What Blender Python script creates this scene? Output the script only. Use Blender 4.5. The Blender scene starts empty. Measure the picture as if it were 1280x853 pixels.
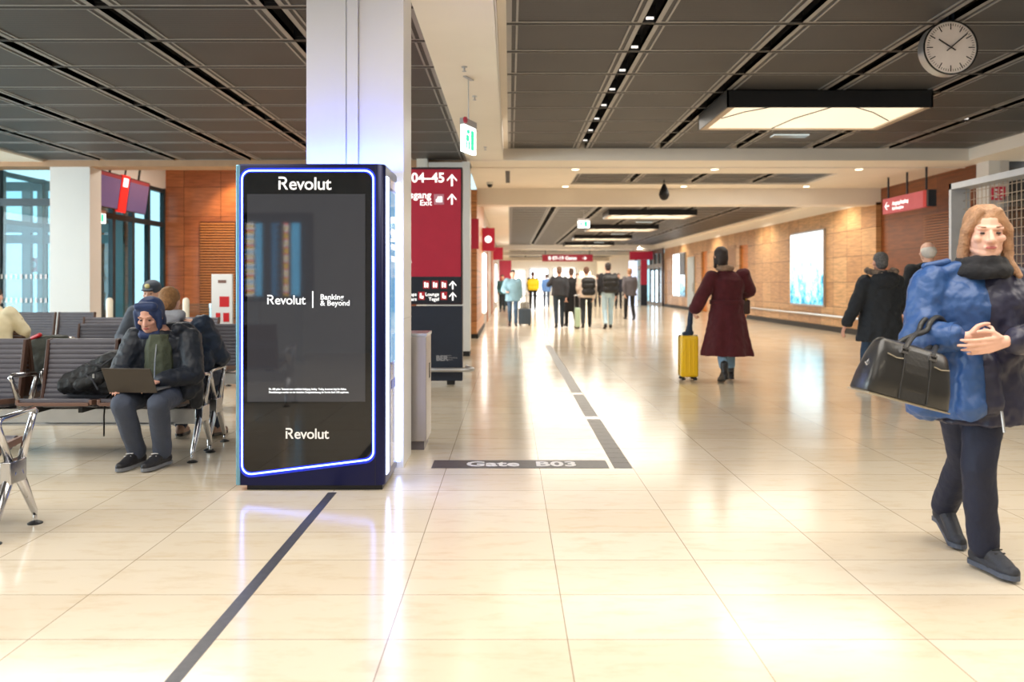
import bpy, bmesh, math, random
from mathutils import Vector, Matrix, Euler
random.seed(7)
SC = bpy.context.scene
COL = SC.collection
PI = math.pi

# ---------------------------------------------------------------- camera, world, exposure
CAMZ = 1.30
VX, VY = 637.0, 354.0
cd = bpy.data.cameras.new('camera'); cam = bpy.data.objects.new('camera', cd); COL.objects.link(cam)
cd.sensor_width = 36.0; cd.lens = 36.0 * 1000 / 1280
cd.shift_x = 3.0 / 1280; cd.shift_y = (VY - 426.5) / 1280
cd.clip_end = 300; cd.clip_start = 0.05
cam.location = (0, 0, CAMZ); cam.rotation_euler = (PI / 2, 0, 0)
cd.dof.use_dof = True; cd.dof.focus_distance = 4.9; cd.dof.aperture_fstop = 2.0
SC.camera = cam
SC.view_settings.view_transform = 'Standard'; SC.view_settings.look = 'None'
SC.view_settings.gamma = 1.0; SC.view_settings.use_curve_mapping = False
SC.view_settings.exposure = 0.55
w = bpy.data.worlds.new('world'); SC.world = w; w.use_nodes = True
wb = w.node_tree.nodes['Background']; wb.inputs[0].default_value = (0.55, 0.85, 0.98, 1); wb.inputs[1].default_value = 1.1
SC.cycles.max_bounces = 7; SC.cycles.diffuse_bounces = 4; SC.cycles.glossy_bounces = 4
SC.cycles.transparent_max_bounces = 16; SC.cycles.transmission_bounces = 4
SC.cycles.use_denoising = True; SC.cycles.sample_clamp_indirect = 6.0
SC.cycles.caustics_reflective = False; SC.cycles.caustics_refractive = False

LAMP_E = 11.0        # luminous ceilings
def area(name, loc, sx, sy, power, color=(1, 0.9, 0.75), rot=(0, 0, 0), spread=PI):
    l = bpy.data.lights.new(name, 'AREA'); l.shape = 'RECTANGLE'; l.size = sx; l.size_y = sy
    l.energy = power; l.color = color; l.spread = spread
    o = bpy.data.objects.new(name, l); COL.objects.link(o); o.location = loc; o.rotation_euler = rot
    return o
def spot(name, loc, power, color=(1, 0.86, 0.66), size=2.2, rad=0.06, rot=(0, 0, 0), blend=0.6):
    l = bpy.data.lights.new(name, 'SPOT'); l.energy = power; l.color = color; l.spot_size = size
    l.spot_blend = blend; l.shadow_soft_size = rad
    o = bpy.data.objects.new(name, l); COL.objects.link(o); o.location = loc; o.rotation_euler = rot
    return o
# added fill lights under the hall ceiling, without fixtures
area('hall_fill', (1.2, 2.4, 3.70), 3.5, 3.0, 150, (1, 0.94, 0.85))
area('hall_fill', (-0.9, -1.5, 3.5), 5, 2.5, 70, (1, 0.95, 0.88))
area('hall_fill', (-4.0, 3.2, 3.52), 3.6, 2.6, 110, (1, 0.95, 0.87))
area('hall_fill', (-4.6, 9.0, 3.52), 3.0, 1.2, 85, (1, 0.95, 0.87))
area('hall_fill', (6.2, 3.2, 3.72), 2.6, 2.6, 110, (1, 0.93, 0.83))
area('hall_fill', (2.0, 12.8, 3.72), 4.6, 1.8, 40, (1, 0.93, 0.82))
area('hall_fill', (-5.5, 17.5, 4.3), 3.0, 1.5, 130, (1, 0.88, 0.74))
spot('wall_washer', (-6.7, 19.2, 4.4), 200, (1, 0.72, 0.36), size=1.5, rot=(0.25, 0, 0))

area('daylight', (-15.6, 5.5, 1.9), 3.2, 13.0, 850, (0.82, 0.93, 1.0), rot=(0, -PI / 2, 0))
# ---------------------------------------------------------------- helpers
def lin(c):
    return tuple(((x / 12.92) if x <= 0.04045 else ((x + 0.055) / 1.055) ** 2.4) for x in c)
def rgb(r, g, b):
    return lin((r / 255, g / 255, b / 255))
MATS = {}
def mat(name, col, rough=0.5, metal=0.0, spec=0.5, bump=None, var=None, emis=None, es=0.0, coat=0.0, sheen=0.0, stretch=None):
    """bump=(scale,strength)  var=(scale, amount)"""
    if name in MATS: return MATS[name]
    m = bpy.data.materials.new(name); m.use_nodes = True; nt = m.node_tree; b = nt.nodes['Principled BSDF']
    b.inputs['Base Color'].default_value = (*col, 1); b.inputs['Roughness'].default_value = rough
    b.inputs['Metallic'].default_value = metal; b.inputs['Specular IOR Level'].default_value = spec
    b.inputs['Coat Weight'].default_value = coat; b.inputs['Sheen Weight'].default_value = sheen
    if emis: b.inputs['Emission Color'].default_value = (*emis, 1); b.inputs['Emission Strength'].default_value = es
    tc = nt.nodes.new('ShaderNodeTexCoord'); mp = nt.nodes.new('ShaderNodeMapping')
    nt.links.new(tc.outputs['Object'], mp.inputs[0])
    if stretch: mp.inputs['Scale'].default_value = stretch
    v = var or (6.0, 0.06)
    n = nt.nodes.new('ShaderNodeTexNoise'); n.inputs['Scale'].default_value = v[0]; n.inputs['Detail'].default_value = 5
    nt.links.new(mp.outputs[0], n.inputs['Vector'])
    r = nt.nodes.new('ShaderNodeMapRange'); r.inputs[1].default_value = 0.3; r.inputs[2].default_value = 0.7
    r.inputs[3].default_value = 1 - v[1]; r.inputs[4].default_value = 1 + v[1]
    nt.links.new(n.outputs[0], r.inputs[0])
    mx = nt.nodes.new('ShaderNodeMix'); mx.data_type = 'RGBA'; mx.blend_type = 'MULTIPLY'; mx.inputs[0].default_value = 1
    mx.inputs[6].default_value = (*col, 1); nt.links.new(r.outputs[0], mx.inputs[7]); nt.links.new(mx.outputs[2], b.inputs['Base Color'])
    if bump:
        n2 = nt.nodes.new('ShaderNodeTexNoise'); n2.inputs['Scale'].default_value = bump[0]; n2.inputs['Detail'].default_value = 4
        nt.links.new(mp.outputs[0], n2.inputs['Vector'])
        bp = nt.nodes.new('ShaderNodeBump'); bp.inputs['Strength'].default_value = bump[1]; bp.inputs['Distance'].default_value = 0.01
        nt.links.new(n2.outputs[0], bp.inputs['Height']); nt.links.new(bp.outputs[0], b.inputs['Normal'])
    MATS[name] = m; return m
def emit(name, col, s):
    if name in MATS: return MATS[name]
    m = bpy.data.materials.new(name); m.use_nodes = True; nt = m.node_tree; b = nt.nodes['Principled BSDF']
    b.inputs['Base Color'].default_value = (*[c * 0.5 for c in col], 1)
    b.inputs['Emission Color'].default_value = (*col, 1); b.inputs['Emission Strength'].default_value = s
    MATS[name] = m; return m
def glass(name, tint=(0.86, 0.95, 0.97), refl=0.025):
    if name in MATS: return MATS[name]
    m = bpy.data.materials.new(name); m.use_nodes = True; nt = m.node_tree; nt.nodes.clear()
    o = nt.nodes.new('ShaderNodeOutputMaterial'); t = nt.nodes.new('ShaderNodeBsdfTransparent'); g = nt.nodes.new('ShaderNodeBsdfGlossy')
    t.inputs[0].default_value = (*tint, 1); g.inputs['Roughness'].default_value = 0.02
    mx = nt.nodes.new('ShaderNodeMixShader'); mx.inputs[0].default_value = refl
    nt.links.new(t.outputs[0], mx.inputs[1]); nt.links.new(g.outputs[0], mx.inputs[2]); nt.links.new(mx.outputs[0], o.inputs[0])
    MATS[name] = m; return m

def at(px, py, Y):
    return Vector(((px - VX) * Y / 1000, Y, CAMZ + (VY - py) * Y / 1000))
FACE_CAM = Matrix.Rotation(PI / 2, 4, 'X')                       # a flat drawing turned to face -Y
def frame4(x, y, z, o):
    m = Matrix.Identity(4)
    for i, v in enumerate((x, y, z, o)):
        for j in range(3): m[j][i] = v[j]
    return m

class MB:
    def __init__(s): s.v = []; s.f = []; s.mi = []
    def add(s, vs, fs, m=0):
        o = len(s.v); s.v += [tuple(p) for p in vs]; s.f += [tuple(i + o for i in f) for f in fs]; s.mi += [m] * len(fs); return s
    def box(s, x0, x1, y0, y1, z0, z1, m=0, M=None):
        vs = [Vector((x, y, z)) for z in (z0, z1) for y in (y0, y1) for x in (x0, x1)]
        if M: vs = [M @ p for p in vs]
        return s.add(vs, [(0, 2, 3, 1), (4, 5, 7, 6), (0, 1, 5, 4), (2, 6, 7, 3), (0, 4, 6, 2), (1, 3, 7, 5)], m)
    def cbox(s, c, size, M=None, m=0):
        x, y, z = [k / 2 for k in size]; T = Matrix.Translation(c) @ (M or Matrix.Identity(4))
        return s.box(-x, x, -y, y, -z, z, m, T)
    def rings(s, rings, closed=True, caps=True, m=0):
        n = len(rings[0]); vs = [p for r in rings for p in r]; fs = []
        for k in range(len(rings) - 1):
            for i in range(n if closed else n - 1):
                j = (i + 1) % n; fs.append((k * n + i, k * n + j, (k + 1) * n + j, (k + 1) * n + i))
        if caps:
            fs.append(tuple(range(n))[::-1]); fs.append(tuple((len(rings) - 1) * n + i for i in range(n)))
        return s.add(vs, fs, m)
    def tube(s, pts, r, n=10, m=0, flat=1.0):
        pts = [Vector(p) for p in pts]; rs = r if isinstance(r, (list, tuple)) else [r] * len(pts); out = []; up = None
        for i, p in enumerate(pts):
            d = (pts[min(i + 1, len(pts) - 1)] - pts[max(i - 1, 0)]).normalized()
            if up is None: up = d.orthogonal().normalized() if abs(d.x) > 0.9 else (Vector((1, 0, 0)) - d * d.x).normalized()
            up = (up - d * up.dot(d)).normalized(); b = d.cross(up)
            out.append([p + (up * math.cos(a) * flat + b * math.sin(a)) * rs[i] for a in [2 * PI * k / n for k in range(n)]])
        return s.rings(out, m=m)
    def cap(s, p0, p1, r0, r1=None, n=14, m=0):
        p0 = Vector(p0); p1 = Vector(p1); r1 = r0 if r1 is None else r1; d = p1 - p0; L = d.length
        d = d / L if L > 1e-6 else Vector((0, 0, 1)); pts = []; rs = []
        for t in (0.999, 0.8, 0.5, 0.25): pts.append(p0 - d * r0 * t); rs.append(r0 * math.sqrt(1 - t * t))
        pts.append(p0); rs.append(r0); pts.append(p1); rs.append(r1)
        for t in (0.25, 0.5, 0.8, 0.999): pts.append(p1 + d * r1 * t); rs.append(r1 * math.sqrt(1 - t * t))
        return s.tube(pts, rs, n, m)
    def ell(s, c, r, M=None, n=16, m=0):
        c = Vector(c); out = []
        for k in range(1, n // 2):
            a = PI * k / (n // 2); z = -math.cos(a); q = math.sin(a); ring = []
            for i in range(n):
                t = 2 * PI * i / n; p = Vector((r[0] * q * math.cos(t), r[1] * q * math.sin(t), r[2] * z))
                if M: p = M @ p
                ring.append(c + p)
            out.append(ring)
        return s.rings(out, m=m)
    def loft(s, rs, n=40, fold=0, ph=0.0, m=0):
        """rs: (x,y,z,rx,ry[,foldamp])"""
        out = []
        for r in rs:
            fa = r[5] if len(r) > 5 else 0.0; ring = []
            for i in range(n):
                t = 2 * PI * i / n; k = 1 + fa * (math.cos(fold * t + ph) + 0.5 * math.cos((fold * 2 - 3) * t + 1.3)) if fold else 1
                ring.append((r[0] + r[3] * k * math.cos(t), r[1] + r[4] * k * math.sin(t), r[2]))
            out.append(ring)
        return s.rings(out, m=m)
    def prism(s, poly, y0, y1, m=0, M=None):
        """poly in (x,z), extruded along y"""
        n = len(poly); vs = [Vector((p[0], y, p[1])) for y in (y0, y1) for p in poly]
        if M: vs = [M @ v for v in vs]
        fs = [tuple(range(n)), tuple(range(2 * n - 1, n - 1, -1))] + [(i, i + n, (i + 1) % n + n, (i + 1) % n) for i in range(n)]
        return s.add(vs, fs, m)
    def lathe(s, prof, c=(0, 0, 0), n=24, m=0, M=None, hollow=False):
        c = Vector(c); out = []; prof = list(prof) + ([prof[0]] if hollow else [])
        for r, z in prof:
            ring = [Vector((max(r, 1e-4) * math.cos(2 * PI * i / n), max(r, 1e-4) * math.sin(2 * PI * i / n), z)) for i in range(n)]
            if M: ring = [M @ p for p in ring]
            out.append([c + p for p in ring])
        return s.rings(out, caps=not hollow, m=m)
    def text(s, body, M, size, bold=0.0, depth=0.001, align='LEFT', sx=1.0, m=0, space=1.0):
        c = bpy.data.curves.new('t', 'FONT'); c.body = body; c.size = size; c.offset = bold; c.extrude = depth; c.align_x = align
        c.resolution_u = 3; c.space_character = space
        o = bpy.data.objects.new('t', c); COL.objects.link(o)
        dg = bpy.context.evaluated_depsgraph_get(); me = bpy.data.meshes.new_from_object(o.evaluated_get(dg), depsgraph=dg)
        S = Matrix.Diagonal((sx, 1, 1, 1))
        s.add([M @ (S @ v.co) for v in me.vertices], [tuple(p.vertices) for p in me.polygons], m)
        bpy.data.objects.remove(o); bpy.data.curves.remove(c); bpy.data.meshes.remove(me); return s
    def xf(s, M): s.v = [tuple(M @ Vector(p)) for p in s.v]; return s
    def build(s, name, m, parent=None, smooth=False, bev=0.0, loc=None, seg=2, angle=None):
        me = bpy.data.meshes.new(name); me.from_pydata(s.v, [], s.f); me.validate()
        ml = m if isinstance(m, (list, tuple)) else [m]
        for k in ml: me.materials.append(k)
        if len(ml) > 1 and len(me.polygons) == len(s.mi): me.polygons.foreach_set('material_index', s.mi)
        b = bmesh.new(); b.from_mesh(me); bmesh.ops.recalc_face_normals(b, faces=b.faces); b.to_mesh(me); b.free()
        o = bpy.data.objects.new(name, me); COL.objects.link(o)
        if parent: o.parent = parent
        if loc: o.location = loc
        if bev:
            md = o.modifiers.new('b', 'BEVEL'); md.width = bev; md.segments = seg; md.limit_method = 'ANGLE'; md.angle_limit = 0.6
        if smooth:
            me.polygons.foreach_set('use_smooth', [True] * len(me.polygons))
            if angle: me.set_sharp_from_angle(angle=angle)
        return o
    def fused(s, name, m, parent=None, vox=0.01, it=3, disp=None):
        """one continuous skin over everything collected"""
        o = s.build(name, m, None)
        r = o.modifiers.new('r', 'REMESH'); r.mode = 'VOXEL'; r.voxel_size = vox; r.use_smooth_shade = True
        if it: q = o.modifiers.new('s', 'SMOOTH'); q.factor = 0.5; q.iterations = it
        if disp:
            t = bpy.data.textures.new('wrinkle', 'CLOUDS'); t.noise_scale = disp[0]
            dm = o.modifiers.new('d', 'DISPLACE'); dm.texture = t; dm.strength = disp[1]; dm.mid_level = 0.5
        dg = bpy.context.evaluated_depsgraph_get(); me = bpy.data.meshes.new_from_object(o.evaluated_get(dg), depsgraph=dg)
        old = o.data; o.modifiers.clear(); o.data = me; bpy.data.meshes.remove(old)
        me.name = name; me.polygons.foreach_set('use_smooth', [True] * len(me.polygons))
        if parent: o.parent = parent
        return o

def tag(o, label=None, cat=None, group=None, kind=None):
    if label: o['label'] = label
    if cat: o['category'] = cat
    if group: o['group'] = group
    if kind: o['kind'] = kind
    return o
def thing(name, label, cat, loc=(0, 0, 0), rz=0, group=None):
    o = bpy.data.objects.new(name, None); COL.objects.link(o); o.empty_display_size = 0.1
    o.location = loc; o.rotation_euler = (0, 0, rz); return tag(o, label, cat, group)
def struct(mb, name, m, **k): return tag(mb.build(name, m, **k), kind='structure')
def copy_thing(root, loc=None, rz=None, label=None, group=None):
    r = root.copy(); COL.objects.link(r)
    if loc is not None: r.location = loc
    if rz is not None: r.rotation_euler = (0, 0, rz)
    if label: r['label'] = label
    if group: r['group'] = group
    for ch in list(root.children):
        c = ch.copy(); COL.objects.link(c); c.parent = r
        for g in list(ch.children):
            d = g.copy(); COL.objects.link(d); d.parent = c
    return r

# ---------------------------------------------------------------- surface materials
def nodes(name):
    m = bpy.data.materials.new(name); m.use_nodes = True; return m, m.node_tree, m.node_tree.nodes['Principled BSDF']
def floor_mat():
    m, nt, b = nodes('limestone_floor'); N = nt.nodes.new; L = nt.links.new
    tc = N('ShaderNodeTexCoord'); mp = N('ShaderNodeMapping'); mp.inputs['Location'].default_value = (-0.211 + 0.655 * 40, -2.916 + 0.4186 * 40, 0)
    L(tc.outputs['Object'], mp.inputs[0])
    br = N('ShaderNodeTexBrick'); br.offset = 0; br.squash = 1
    br.inputs['Scale'].default_value = 1; br.inputs['Brick Width'].default_value = 0.655; br.inputs['Row Height'].default_value = 0.4186
    br.inputs['Mortar Size'].default_value = 0.0022; br.inputs['Mortar Smooth'].default_value = 0.3; br.inputs['Bias'].default_value = 0
    br.inputs['Color1'].default_value = (*rgb(230, 218, 197), 1); br.inputs['Color2'].default_value = (*rgb(222, 207, 183), 1)
    br.inputs['Mortar'].default_value = (*rgb(140, 122, 98), 1); L(mp.outputs[0], br.inputs['Vector'])
    mp2 = N('ShaderNodeMapping'); mp2.inputs['Scale'].default_value = (1.2, 3.4, 1); L(tc.outputs['Object'], mp2.inputs[0])
    n = N('ShaderNodeTexNoise'); n.inputs['Scale'].default_value = 3.2; n.inputs['Detail'].default_value = 8; n.inputs['Roughness'].default_value = 0.68
    L(mp2.outputs[0], n.inputs['Vector'])
    cr = N('ShaderNodeValToRGB'); e = cr.color_ramp.elements; e[0].position = 0.30; e[0].color = (0.84, 0.74, 0.60, 1); e[1].position = 0.5; e[1].color = (1, 1, 1, 1)
    L(n.outputs[0], cr.inputs[0])
    mx = N('ShaderNodeMix'); mx.data_type = 'RGBA'; mx.blend_type = 'MULTIPLY'; mx.inputs[0].default_value = 0.55
    L(br.outputs['Color'], mx.inputs[6]); L(cr.outputs[0], mx.inputs[7]); L(mx.outputs[2], b.inputs['Base Color'])
    n2 = N('ShaderNodeTexNoise'); n2.inputs['Scale'].default_value = 2.0; L(tc.outputs['Object'], n2.inputs['Vector'])
    r = N('ShaderNodeMapRange'); r.inputs[3].default_value = 0.11; r.inputs[4].default_value = 0.2; L(n2.outputs[0], r.inputs[0]); L(r.outputs[0], b.inputs['Roughness'])
    b.inputs['Specular IOR Level'].default_value = 0.55
    return m
def wood_mat(name, ax, c1, c2, pw, ph, rough=0.35, seam=(70, 36, 14), off=(0, 0)):
    m, nt, b = nodes(name); N = nt.nodes.new; L = nt.links.new
    tc = N('ShaderNodeTexCoord'); sp = N('ShaderNodeSeparateXYZ'); L(tc.outputs['Object'], sp.inputs[0])
    cb = N('ShaderNodeCombineXYZ'); L(sp.outputs[ax], cb.inputs[0]); L(sp.outputs['Z'], cb.inputs[1])
    mp = N('ShaderNodeMapping'); mp.inputs['Location'].default_value = (off[0] + pw * 60, off[1] + ph * 10, 0); L(cb.outputs[0], mp.inputs[0])
    br = N('ShaderNodeTexBrick'); br.offset = 0; br.inputs['Scale'].default_value = 1; br.inputs['Brick Width'].default_value = pw
    br.inputs['Row Height'].default_value = ph; br.inputs['Mortar Size'].default_value = 0.006; br.inputs['Mortar Smooth'].default_value = 0.1
    br.inputs['Color1'].default_value = (*rgb(*c1), 1); br.inputs['Color2'].default_value = (*rgb(*c2), 1); br.inputs['Mortar'].default_value = (*rgb(*seam), 1)
    L(mp.outputs[0], br.inputs['Vector'])
    mp2 = N('ShaderNodeMapping'); mp2.inputs['Scale'].default_value = (1.0, 9.0, 1); L(cb.outputs[0], mp2.inputs[0])
    n = N('ShaderNodeTexNoise'); n.inputs['Scale'].default_value = 2.4; n.inputs['Detail'].default_value = 7; n.inputs['Distortion'].default_value = 0.6
    L(mp2.outputs[0], n.inputs['Vector'])
    r = N('ShaderNodeMapRange'); r.inputs[1].default_value = 0.3; r.inputs[2].default_value = 0.72; r.inputs[3].default_value = 0.68; r.inputs[4].default_value = 1.22; L(n.outputs[0], r.inputs[0])
    mx = N('ShaderNodeMix'); mx.data_type = 'RGBA'; mx.blend_type = 'MULTIPLY'; mx.inputs[0].default_value = 1
    L(br.outputs['Color'], mx.inputs[6]); L(r.outputs[0], mx.inputs[7]); L(mx.outputs[2], b.inputs['Base Color'])
    b.inputs['Roughness'].default_value = rough
    return m
def mesh_panel_mat():
    m, nt, b = nodes('expanded_metal'); N = nt.nodes.new; L = nt.links.new
    tc = N('ShaderNodeTexCoord'); wv = N('ShaderNodeTexWave'); wv.bands_direction = 'Y'; wv.inputs['Scale'].default_value = 9.0; wv.inputs['Distortion'].default_value = 0.6
    L(tc.outputs['Object'], wv.inputs['Vector'])
    n = N('ShaderNodeTexNoise'); n.inputs['Scale'].default_value = 1.3; L(tc.outputs['Object'], n.inputs['Vector'])
    cr = N('ShaderNodeValToRGB'); e = cr.color_ramp.elements; e[0].color = (*rgb(62, 61, 62), 1); e[1].color = (*rgb(88, 86, 86), 1)
    L(wv.outputs[0], cr.inputs[0]); r = N('ShaderNodeMapRange'); r.inputs[3].default_value = 0.75; r.inputs[4].default_value = 1.2; L(n.outputs[0], r.inputs[0])
    mx = N('ShaderNodeMix'); mx.data_type = 'RGBA'; mx.blend_type = 'MULTIPLY'; mx.inputs[0].default_value = 1
    L(cr.outputs[0], mx.inputs[6]); L(r.outputs[0], mx.inputs[7]); L(mx.outputs[2], b.inputs['Base Color'])
    b.inputs['Roughness'].default_value = 0.55; b.inputs['Metallic'].default_value = 0.35
    return m

M_FLOOR = floor_mat()
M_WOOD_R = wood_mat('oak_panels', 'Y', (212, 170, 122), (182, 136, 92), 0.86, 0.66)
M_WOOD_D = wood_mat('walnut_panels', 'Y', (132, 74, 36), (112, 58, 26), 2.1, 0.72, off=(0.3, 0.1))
M_WOOD_L = wood_mat('reddish_panels', 'X', (176, 106, 66), (154, 88, 54), 0.92, 0.74, off=(0.78, 0.0))
M_MESH = mesh_panel_mat()
M_CREAM = mat('cream_plaster', rgb(248, 241, 230), 0.6, var=(1.5, 0.02))
M_BEIGE = mat('beige_fascia', rgb(240, 232, 222), 0.6, var=(1.5, 0.02))
M_TAN = mat('tan_fascia', rgb(176, 140, 108), 0.6)
M_WHITE = mat('white_cladding', rgb(220, 220, 219), 0.38, var=(2, 0.015))
M_GROOVE = mat('cladding_seam', rgb(208, 208, 206), 0.45)
M_RIM = mat('panel_rim', rgb(158, 156, 154), 0.45, 0.5)
M_DARK = mat('slot_black', rgb(22, 21, 21), 0.55)
M_SLOT = mat('slot_metal', rgb(92, 90, 88), 0.4, 0.7)
M_STEEL = mat('brushed_steel', rgb(178, 172, 170), 0.35, 0.85, var=(40, 0.05), stretch=(1, 1, 0.05))
M_CHROME = mat('polished_aluminium', rgb(205, 205, 208), 0.12, 1.0)
M_ALU = mat('satin_aluminium', rgb(190, 192, 196), 0.3, 0.9)
M_BLACKP = mat('black_plastic', rgb(22, 22, 24), 0.45)
M_ANTH = mat('anthracite_frame', rgb(34, 52, 60), 0.4, 0.2)
M_TEAL = mat('teal_frame', rgb(70, 118, 130), 0.45)
M_GLASS = glass('window_glass')
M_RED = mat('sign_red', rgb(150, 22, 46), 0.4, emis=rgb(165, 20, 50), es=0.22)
M_REDP = mat('red_panel', rgb(196, 30, 36), 0.4)
M_SIGNW = emit('sign_white', (1, 0.98, 0.95), 0.9)
M_PRINT = mat('white_print', rgb(228, 228, 230), 0.5)
M_NAVY = mat('sign_navy', rgb(22, 30, 44), 0.35)
M_LAMP = emit('lamp_diffuser', (1.0, 0.84, 0.60), 0.75)
M_DOWN = emit('downlight', (1.0, 0.86, 0.62), 3.0)
# ================================================================ THE ROOM
struct(MB().box(-16, 14, -5, 82, -0.1, 0), 'floor', M_FLOOR)
M_STRIP = mat('slate_inlay', rgb(74, 74, 79), 0.35, var=(30, 0.18))
struct(MB().box(-1.125, -1.072, 0.4, 4.96, 0.0, 0.0015), 'trim_1', M_STRIP)
mb = MB(); y = 5.61
while y < 16.6:
    if not (7.55 < y < 7.7 or 9.25 < y < 9.4): mb.box(0.735 if y < 30 else 0, 0.862, y, y + 0.165, 0.0, 0.0015)
    y += 0.169
struct(mb, 'trim_2', M_STRIP)

SOF = 3.545
def tray_field(name, xs, ys, z, slot=0.12, cham=0.03, lamps=None, lampcol=None):
    """hung panels of expanded metal in rims, with dark service slots between the columns"""
    mesh = MB(); rim = MB(); dk = MB(); sl = MB()
    for i in range(len(xs) - 1):
        a = xs[i] + (slot / 2 if i else 0); b = xs[i + 1] - (slot / 2 if i < len(xs) - 2 else 0)
        for j in range(len(ys) - 1):
            c = ys[j] + 0.034; d = ys[j + 1] - 0.034
            mesh.box(a + 0.05, b - 0.05, c + 0.008, d - 0.02, z + 0.006, z + 0.02)
            rim.box(a, b, c, c + 0.008, z, z + 0.05); rim.box(a, b, d - 0.024, d, z, z + 0.03)
            rim.box(a, a + 0.05, c + 0.008, d - 0.024, z, z + 0.05); rim.box(b - 0.05, b, c + 0.008, d - 0.024, z, z + 0.05)
            rim.box(a + 0.09, a + 0.11, c + 0.01, d - 0.03, z - 0.003, z + 0.01); rim.box(b - 0.11, b - 0.09, c + 0.01, d - 0.03, z - 0.003, z + 0.01)
    for x in xs[1:-1]:
        dk.box(x - slot / 2, x + slot / 2, ys[0], ys[-1], z + 0.16, z + 0.18)
        sl.box(x - slot / 2 - 0.004, x - slot / 2, ys[0], ys[-1], z + 0.0, z + 0.16); sl.box(x + slot / 2, x + slot / 2 + 0.004, ys[0], ys[-1], z + 0.0, z + 0.16)
        for yy in ys[1:-1]: dk.box(x - slot / 2, x + slot / 2, yy - 0.05, yy + 0.03, z + 0.03, z + 0.16)
    for yy in ys[1:-1]: dk.box(xs[0], xs[-1], yy - 0.033, yy + 0.033, z + 0.004, z + 0.05)
    dk.box(xs[0], xs[-1], ys[0], ys[-1], z + 0.18, z + 0.2)
    root = struct(mesh, name, M_MESH)
    rim.build('rim', M_RIM, root); dk.build('slot_back', M_DARK, root); sl.build('slot_side', M_SLOT, root)
    return root
RY = [7.56 + 0.9126 * k for k in range(-13, 8)] + [14.6]
LY = [7.50 + 0.91 * k for k in range(-13, 8)] + [14.8]
FX = [-0.03, 1.31, 2.69, 4.08, 5.47, 6.86, 8.4]
tray_field('ceiling', FX, RY, 3.75)
tray_field('ceiling', [-8.63, -7.52, -6.13, -4.73, -3.34, -1.95, -0.785], LY, 3.57)
mb = MB()
mb.box(-16, 14, -5, 15.3, 4.0, 4.1)                                       # deck above the hung panels
mb.box(-0.785, -0.12, -5, 14.6, SOF, 3.98); mb.box(-0.785, 9.0, 14.6, 16.4, SOF, 4.5)
mb.box(-0.785, 1.38, 16.4, 18.2, SOF, 4.5); mb.box(6.75, 9.0, 16.4, 18.2, SOF, 4.5); mb.box(1.38, 6.75, 16.4, 18.2, 3.72, 4.5)
mb.box(-0.785, 9.0, 18.2, 19.1, SOF, 4.5)
mb.box(8.4, 14, -5, 14.6, SOF, 3.98); mb.box(9.0, 14, 14.6, 19.1, SOF, 4.5)
mb.box(-16, -8.63, -5, 14.8, SOF, 3.98)
struct(mb, 'ceiling', M_CREAM)
mb = MB(); mb.box(-0.785, 8.42, 14.58, 14.62, SOF - 0.01, 3.98); mb.box(-0.125, -0.11, -5, 14.6, SOF, 3.98); mb.box(8.37, 8.398, -5, 14.58, SOF - 0.004, 3.98)
mb.box(-0.11, -0.03, -5, 14.6, 3.745, 3.9)
mb.box(-0.785, 9.0, 15.48, 15.52, SOF - 0.02, SOF + 0.01)
struct(mb, 'trim_3', M_BEIGE)
tray_field('ceiling', [1.38, 2.69, 4.08, 5.47, 6.75], [16.4, 17.3, 18.2], 3.58)
struct(MB().box(-0.785, 9.0, 19.0, 19.5, 3.16, 3.6), 'trim_4', M_BEIGE)           # deep beam over the corridor
struct(MB().box(-16, -0.785, 14.8, 15.3, 3.46, 4.6), 'trim_5', M_TAN)
struct(MB().box(-16, -0.95, 15.3, 20.2, 4.45, 4.6), 'ceiling', M_CREAM)
# corridor beyond the beam
F2 = [19.6 + 0.9126 * k for k in range(31)]
tray_field('ceiling', [-0.03, 1.31, 2.69, 4.08, 5.47, 6.86, 8.5], F2, 3.55, slot=0.15)
mb = MB(); mb.box(-0.8, -0.03, 19.5, 47, 3.50, 3.9); mb.box(8.5, 8.9, 19.5, 80, 3.50, 3.9); mb.box(-0.8, 8.9, 19.5, 80, 3.85, 3.95)
mb.box(-0.8, 8.9, 47.0, 48.5, 3.28, 3.85); mb.box(-0.8, 8.9, 57, 58.2, 3.30, 3.85); mb.box(-0.8, 8.9, 70, 71.5, 3.25, 3.85)
mb.box(-0.8, -0.03, 48.5, 80, 3.50, 3.85)
struct(mb, 'ceiling', M_CREAM)
tray_field('ceiling', [-0.03, 1.31, 2.69, 4.08, 5.47, 6.86, 8.5], [48.5 + 0.94 * k for k in range(10)], 3.56, slot=0.15)
tray_field('ceiling', [-0.03, 1.31, 2.69, 4.08, 5.47, 6.86, 8.5], [58.3 + 0.975 * k for k in range(13)], 3.56, slot=0.15)

# right side
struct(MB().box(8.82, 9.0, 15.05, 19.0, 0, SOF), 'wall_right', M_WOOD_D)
mb = MB()
for k in range(22): mb.box(8.785, 8.83, 15.6, 17.0 - 0.02, 1.55 + k * 0.055, 1.575 + k * 0.055)
struct(mb, 'trim_6', mat('walnut_slat', rgb(150, 92, 50), 0.4))
struct(MB().box(8.7, 9.0, 19.0, 29.2, 0, 3.22), 'wall_right', M_WOOD_R)
struct(MB().box(8.7, 9.0, 30.3, 35.2, 0, 3.22).box(8.7, 9.0, 29.2, 30.3, 2.72, 3.22).box(8.7, 9.0, 36.3, 45.0, 0, 3.22).box(8.7, 9.0, 35.2, 36.3, 2.72, 3.22), 'wall_right', M_WOOD_R)
struct(MB().box(8.7, 8.9, 19.5, 80, 3.22, 3.56), 'trim_7', M_CREAM)
struct(MB().box(8.72, 9.0, 55.0, 80, 0, 3.22), 'wall_right', M_CREAM)
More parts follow.
